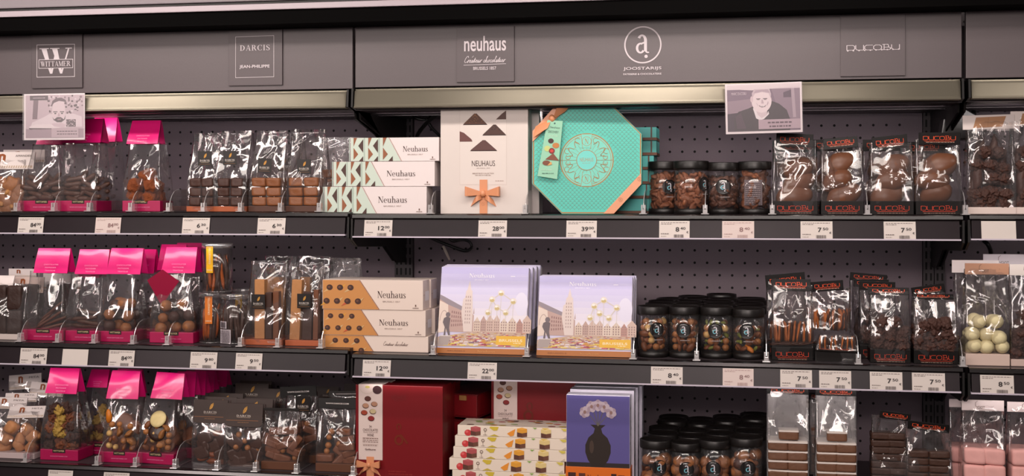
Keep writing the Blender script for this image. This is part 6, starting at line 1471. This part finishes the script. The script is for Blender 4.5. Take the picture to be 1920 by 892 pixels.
# blue-violet picture boxes (the picture itself is a plain stand-in)
def still(p, w, h):
    f = lambda a, b: ((a-.5)*w, b*h); P = lambda pts, c: p.poly([f(a, b) for a, b in pts], c)
    P([(.004,.16),(.996,.16),(.996,.994),(.004,.994)], (92, 84, 146)); 
    P([(.004,.16),(.996,.16),(.996,.27),(.004,.27)], (48, 38, 38))      # dark table
    ur = [(.38,.20),(.62,.20),(.60,.24),(.66,.30),(.70,.38),(.70,.46),(.65,.54),(.57,.59),(.55,.64),(.62,.68),(.38,.68),(.45,.64),(.43,.59),(.35,.54),(.30,.46),(.30,.38),(.34,.30),(.40,.24)]
    P(ur, (44, 33, 28)); p.ellipse(*f(.40, .44), w*.035, h*.07, (70, 54, 46))
    for a, b, t in ((.30,.74,2.3),(.70,.74,.8),(.5,.74,1.57),(.40,.74,1.9),(.60,.74,1.2)): p.polys(stroke([f(.5, .67), f(.5+.26*math.cos(t), .67+.20*math.sin(t))], w*.012), (104, 96, 92))
    for t in (2.45, 1.95, 1.57, 1.2, .7):
        cx, cz = .5+.27*math.cos(t), .68+.21*math.sin(t)
        for q in range(6): an = q*1.047+t; p.ellipse(*f(cx+.045*math.cos(an), cz+.034*math.sin(an)), w*.042, h*.030, (196, 178, 188) if q % 2 else (172, 150, 164), 14)
        p.ellipse(*f(cx, cz), w*.024, h*.020, (150, 116, 110), 12)
def orange_band(t, w, h):
    b = MB().box(-w/2-.0014, w/2+.0014, -.0016, .05, .0005, h).build('orange_band', mat((226, 112, 32), .45, grain=.03), t, bevel=.0006)
    p = Print(); p.rect(-w*.47, h*.1, -w*.35, h*.72, (70, 38, 30)); p.rect(-w*.30, h*.1, -w*.20, h*.7, (96, 50, 36)); p.text('Neuhaus', -w*.0, h*.52, w*.34, h*.24, (120, 50, 24), 'serif'); p.rect(w*.21, h*.25, w*.29, h*.72, (60, 34, 30)); p.text('N', w*.25, h*.48, w*.04, h*.22, (214, 120, 60), 'serif'); p.rect(w*.32, h*.1, w*.42, h*.66, (70, 38, 30))
    p.build('band_print', b, (0, -.0018, 0))
def speck(p, d, h):
    rr = random.Random(5); p.k += 1
    for k in range(12): a, b = rr.uniform(.2,.8)*d, rr.uniform(.1,.92)*h; p.poly(ell(a, b, .0022, .0034, 8), (86, 74, 80), p.k)
for k, (u0, u1, v1) in enumerate(((1062, 1181, 741), (1069, 1189, 731), (1076, 1196, 725), (1083, 1204, 722))):
    Y = .034+.0375*k; x0, x1 = X(u0, Y), X(u1, Y); h = Z((u0+u1)/2, v1, Y)-ZS['C3']
    t = carton('picture_carton', ('violet-fronted picture box with an orange band, front of its row', 'second white-edged box behind the violet picture front', 'third white-edged box behind the violet picture front', 'rearmost white-edged box behind the violet picture front')[k], 'chocolate box', ((x0+x1)/2, Y, ZS['C3']+.0004), x1-x0, .035, h, (224, 218, 232), still if k == 0 else None, 'violet picture boxes', side=speck)
    if k == 0: orange_band(t, x1-x0, Z(1120, 876, Y)-ZS['C3'])

# lowest shelf jars
COLB = ('column beside the violet picture boxes', 'second column from the violet boxes', 'third column from the violet boxes', 'column beside the marshmallow bags')
for k, (u, r, v1, a) in enumerate(((1228, .0310, 822, .30), (1284.5, .0295, 827, .10), (1340, .0300, 822, -.1), (1398.5, .0315, 818, .15))):
    Y = .032; x = X(u, Y); h = Z(u, v1, Y+.02)-ZS['C3']-.002
    jar(x, Y, ZS['C3'], r, h, 'lowest-shelf jar of brown sweets, front of the ' + COLB[k], ['truffle_milk', 'almond', 'truffle_dark', 'truffle_milk'], 90+k, (a, .0150, h*.47), 'jars on the lowest shelf', px=.0185, pz=.0165)
    for q in range(1, 5):
        jar(X(u, Y) + .004*(1 if q % 2 else -1) + .006*q, Y+.069*q, ZS['C3'], r, h+(.004 if q == 3 else 0), 'lowest-shelf jar ' + ('directly behind the front jar', 'third back', 'fourth back', 'at the rear')[q-1] + ' in the ' + COLB[k], None, 0, None, 'jars on the lowest shelf')

# tall marshmallow bags
MA = lambda top: (lambda t,w,d,z,s: (grid_fill('mallow_choc', 2, 5, 2, w*.5, .0187, top={0: 'white_slab', 1: 'white_slab', 2: 'white_slab', 3: 'white_slab', 4: 'white_slab'})(t, w, d, z, s), drop(t, 'mallow_choc', w*.02, d*.35, z+.1045, random.Random(s), (0, 0, 0)), drop(t, 'white_slab', w*.02, d*.35, z+.1112, random.Random(s), (0, 0, 0))))
def tall(u0, u1, v1, Y, lab, seed, ks='mallow_choc'):
    t = card_bag(u0, u1, v1, v1+13, 'C3', Y, .06, lab, MA(1), seed, base=True, hazy=True, group='tall marshmallow bags', bh=.012, crush=.004)
tall(1438, 1517, 724, .034, 'tall clear bag of coated marshmallows beside the dark jars', 191)
tall(1530, 1607, 727, .034, 'tall clear bag of coated marshmallows next to the empty gap', 192)
card_bag(1518, 1560, 735, 748, 'C3', .12, .05, 'narrow clear bag behind the gap between both tall marshmallow bags', lambda t,w,d,z,s: grid_fill('mallow_choc', 1, 5, 1, .03, .0187)(t,w,d,z,s), 193, hazy=True, group='tall marshmallow bags')
MD = lambda r: (lambda t,w,d,z,s: grid_fill('mallow_dark', 2, r, 1, w*.5, .0136)(t, w, d, z, s))
card_bag(1636, 1701, 770, 784, 'C3', .060, .055, 'black-carded bag of dark marshmallows set back beside the gap', MD(7), 194, roll=.10, group='dark marshmallow bags', card=(1650, 1709), crush=.005)
card_bag(1700, 1786, 790, 806, 'C3', .032, .055, 'black-carded bag of dark marshmallows in front, beside the pink ones', MD(5), 195, roll=.09, group='dark marshmallow bags', card=(1703, 1782), crush=.006)
PM = lambda r: (lambda t,w,d,z,s: grid_fill('mallow_pink', 2, r, 2, w*.47, .0312)(t, w, d, z, s))
pale_card_bag(1806, 1886, 748, 768, 'R3', .034, .06, 'bag of pink marshmallows with a white card', PM(3), 201, giot(), (228, 212, 210), ((226, 196, 190), .012), card=(1806, 1886), crush=.005)
pale_card_bag(1782, 1850, 747, 762, 'R3', .100, .055, 'bag of pink marshmallows half hidden behind the front pink bag', PM(3), 202, giot(), (222, 206, 206), crush=.005)
pale_card_bag(1892, 1980, 752, 771, 'R3', .036, .06, 'bag of pink marshmallows cut off by the picture edge', PM(3), 203, giot(), (228, 212, 210), ((226, 196, 190), .012), crush=.005)

# ================================================================== cables and loose fittings
M_CABLE = mat((14, 12, 12), .4, spec=.5, grain=.05)
def cable(pts, r, label, Y=None):
    P = [(X(u, y), y, Z(u, v, y)) for u, v, y in pts]
    out = []
    for i in range(len(P)-1):   # smooth path
        a, b, c, d = (Vector(P[max(0, min(len(P)-1, i+k))]) for k in (-1, 0, 1, 2))
        for s in range(6):
            t = s/6; out.append(.5*((2*b) + (c-a)*t + (2*a-5*b+4*c-d)*t*t + (3*b-a-3*c+d)*t**3))
    out.append(Vector(P[-1])); o = Vector(out[0])
    return tag(MB().tube([p-o for p in out], r, 8).build('cable', M_CABLE, None, o), label, 'cable')
cable([(795, 440, .36), (822, 452, .36), (850, 463, .36), (872, 470, .37), (884, 464, .38), (880, 453, .38), (866, 449, .37), (850, 452, .37), (842, 446, .37)], .0035, 'looped black cable hanging under the top shelf near the lavender boxes')
tw = Vector((X(831, .33), .33, Z(831, 461, .33))); tw2 = Vector((X(843, .34), .34, Z(843, 487, .34)))
tag(MB().tube([(0,0,0), (tw2-tw)*.5, tw2-tw], [.0032,.0034,.0024], 10).build('plastic_rod', mat((206, 192, 182), .5, grain=.03), None, tw), 'short pale plastic rod poking out below the looped cable', 'rod')
cable([(766, 208, .30), (776, 218, .29), (790, 224, .29), (806, 222, .30), (802, 212, .31), (785, 209, .31), (775, 214, .31)], .0035, 'coiled black cable above the mint box stack')
cable([(835, 205, .20), (815, 218, .22), (795, 236, .25), (782, 255, .29), (776, 275, .34)], .0045, 'thick black cable slanting down above the mint box stack')
cable([(800, 222, .27), (808, 238, .27), (820, 250, .28), (832, 262, .29)], .0035, 'short black cable crossing the coil above the mint boxes')
cable([(1795, 205, .25), (1803, 214, .22), (1812, 224, .21), (1822, 222, .22), (1826, 210, .24)], .0055, 'black cable bundle under the header at the bay end')
cable([(1845, 452, .33), (1852, 458, .32), (1857, 470, .33), (1858, 485, .35)], .0045, 'black cable hanging under the top shelf by the white-carded bags')
# black transformer pouch tucked under the header
Y = .20
o = MB().prism([(X(u, Y)-X(1790, Y), Z(1790, v, Y)-Z(1790, 260, Y)) for u, v in ((1763, 262), (1769, 222), (1785, 212), (1812, 204), (1830, 214), (1834, 240), (1826, 262))], 0, .05, 'y').build('cable_box', mat((16, 13, 13), .3, spec=.5, grain=.1, bump=.3, scale=30), None, (X(1790, Y), Y, Z(1790, 260, Y)), bevel=.003)
tag(o, 'black moulded cable box tucked under the header at the bay end', 'cable box')
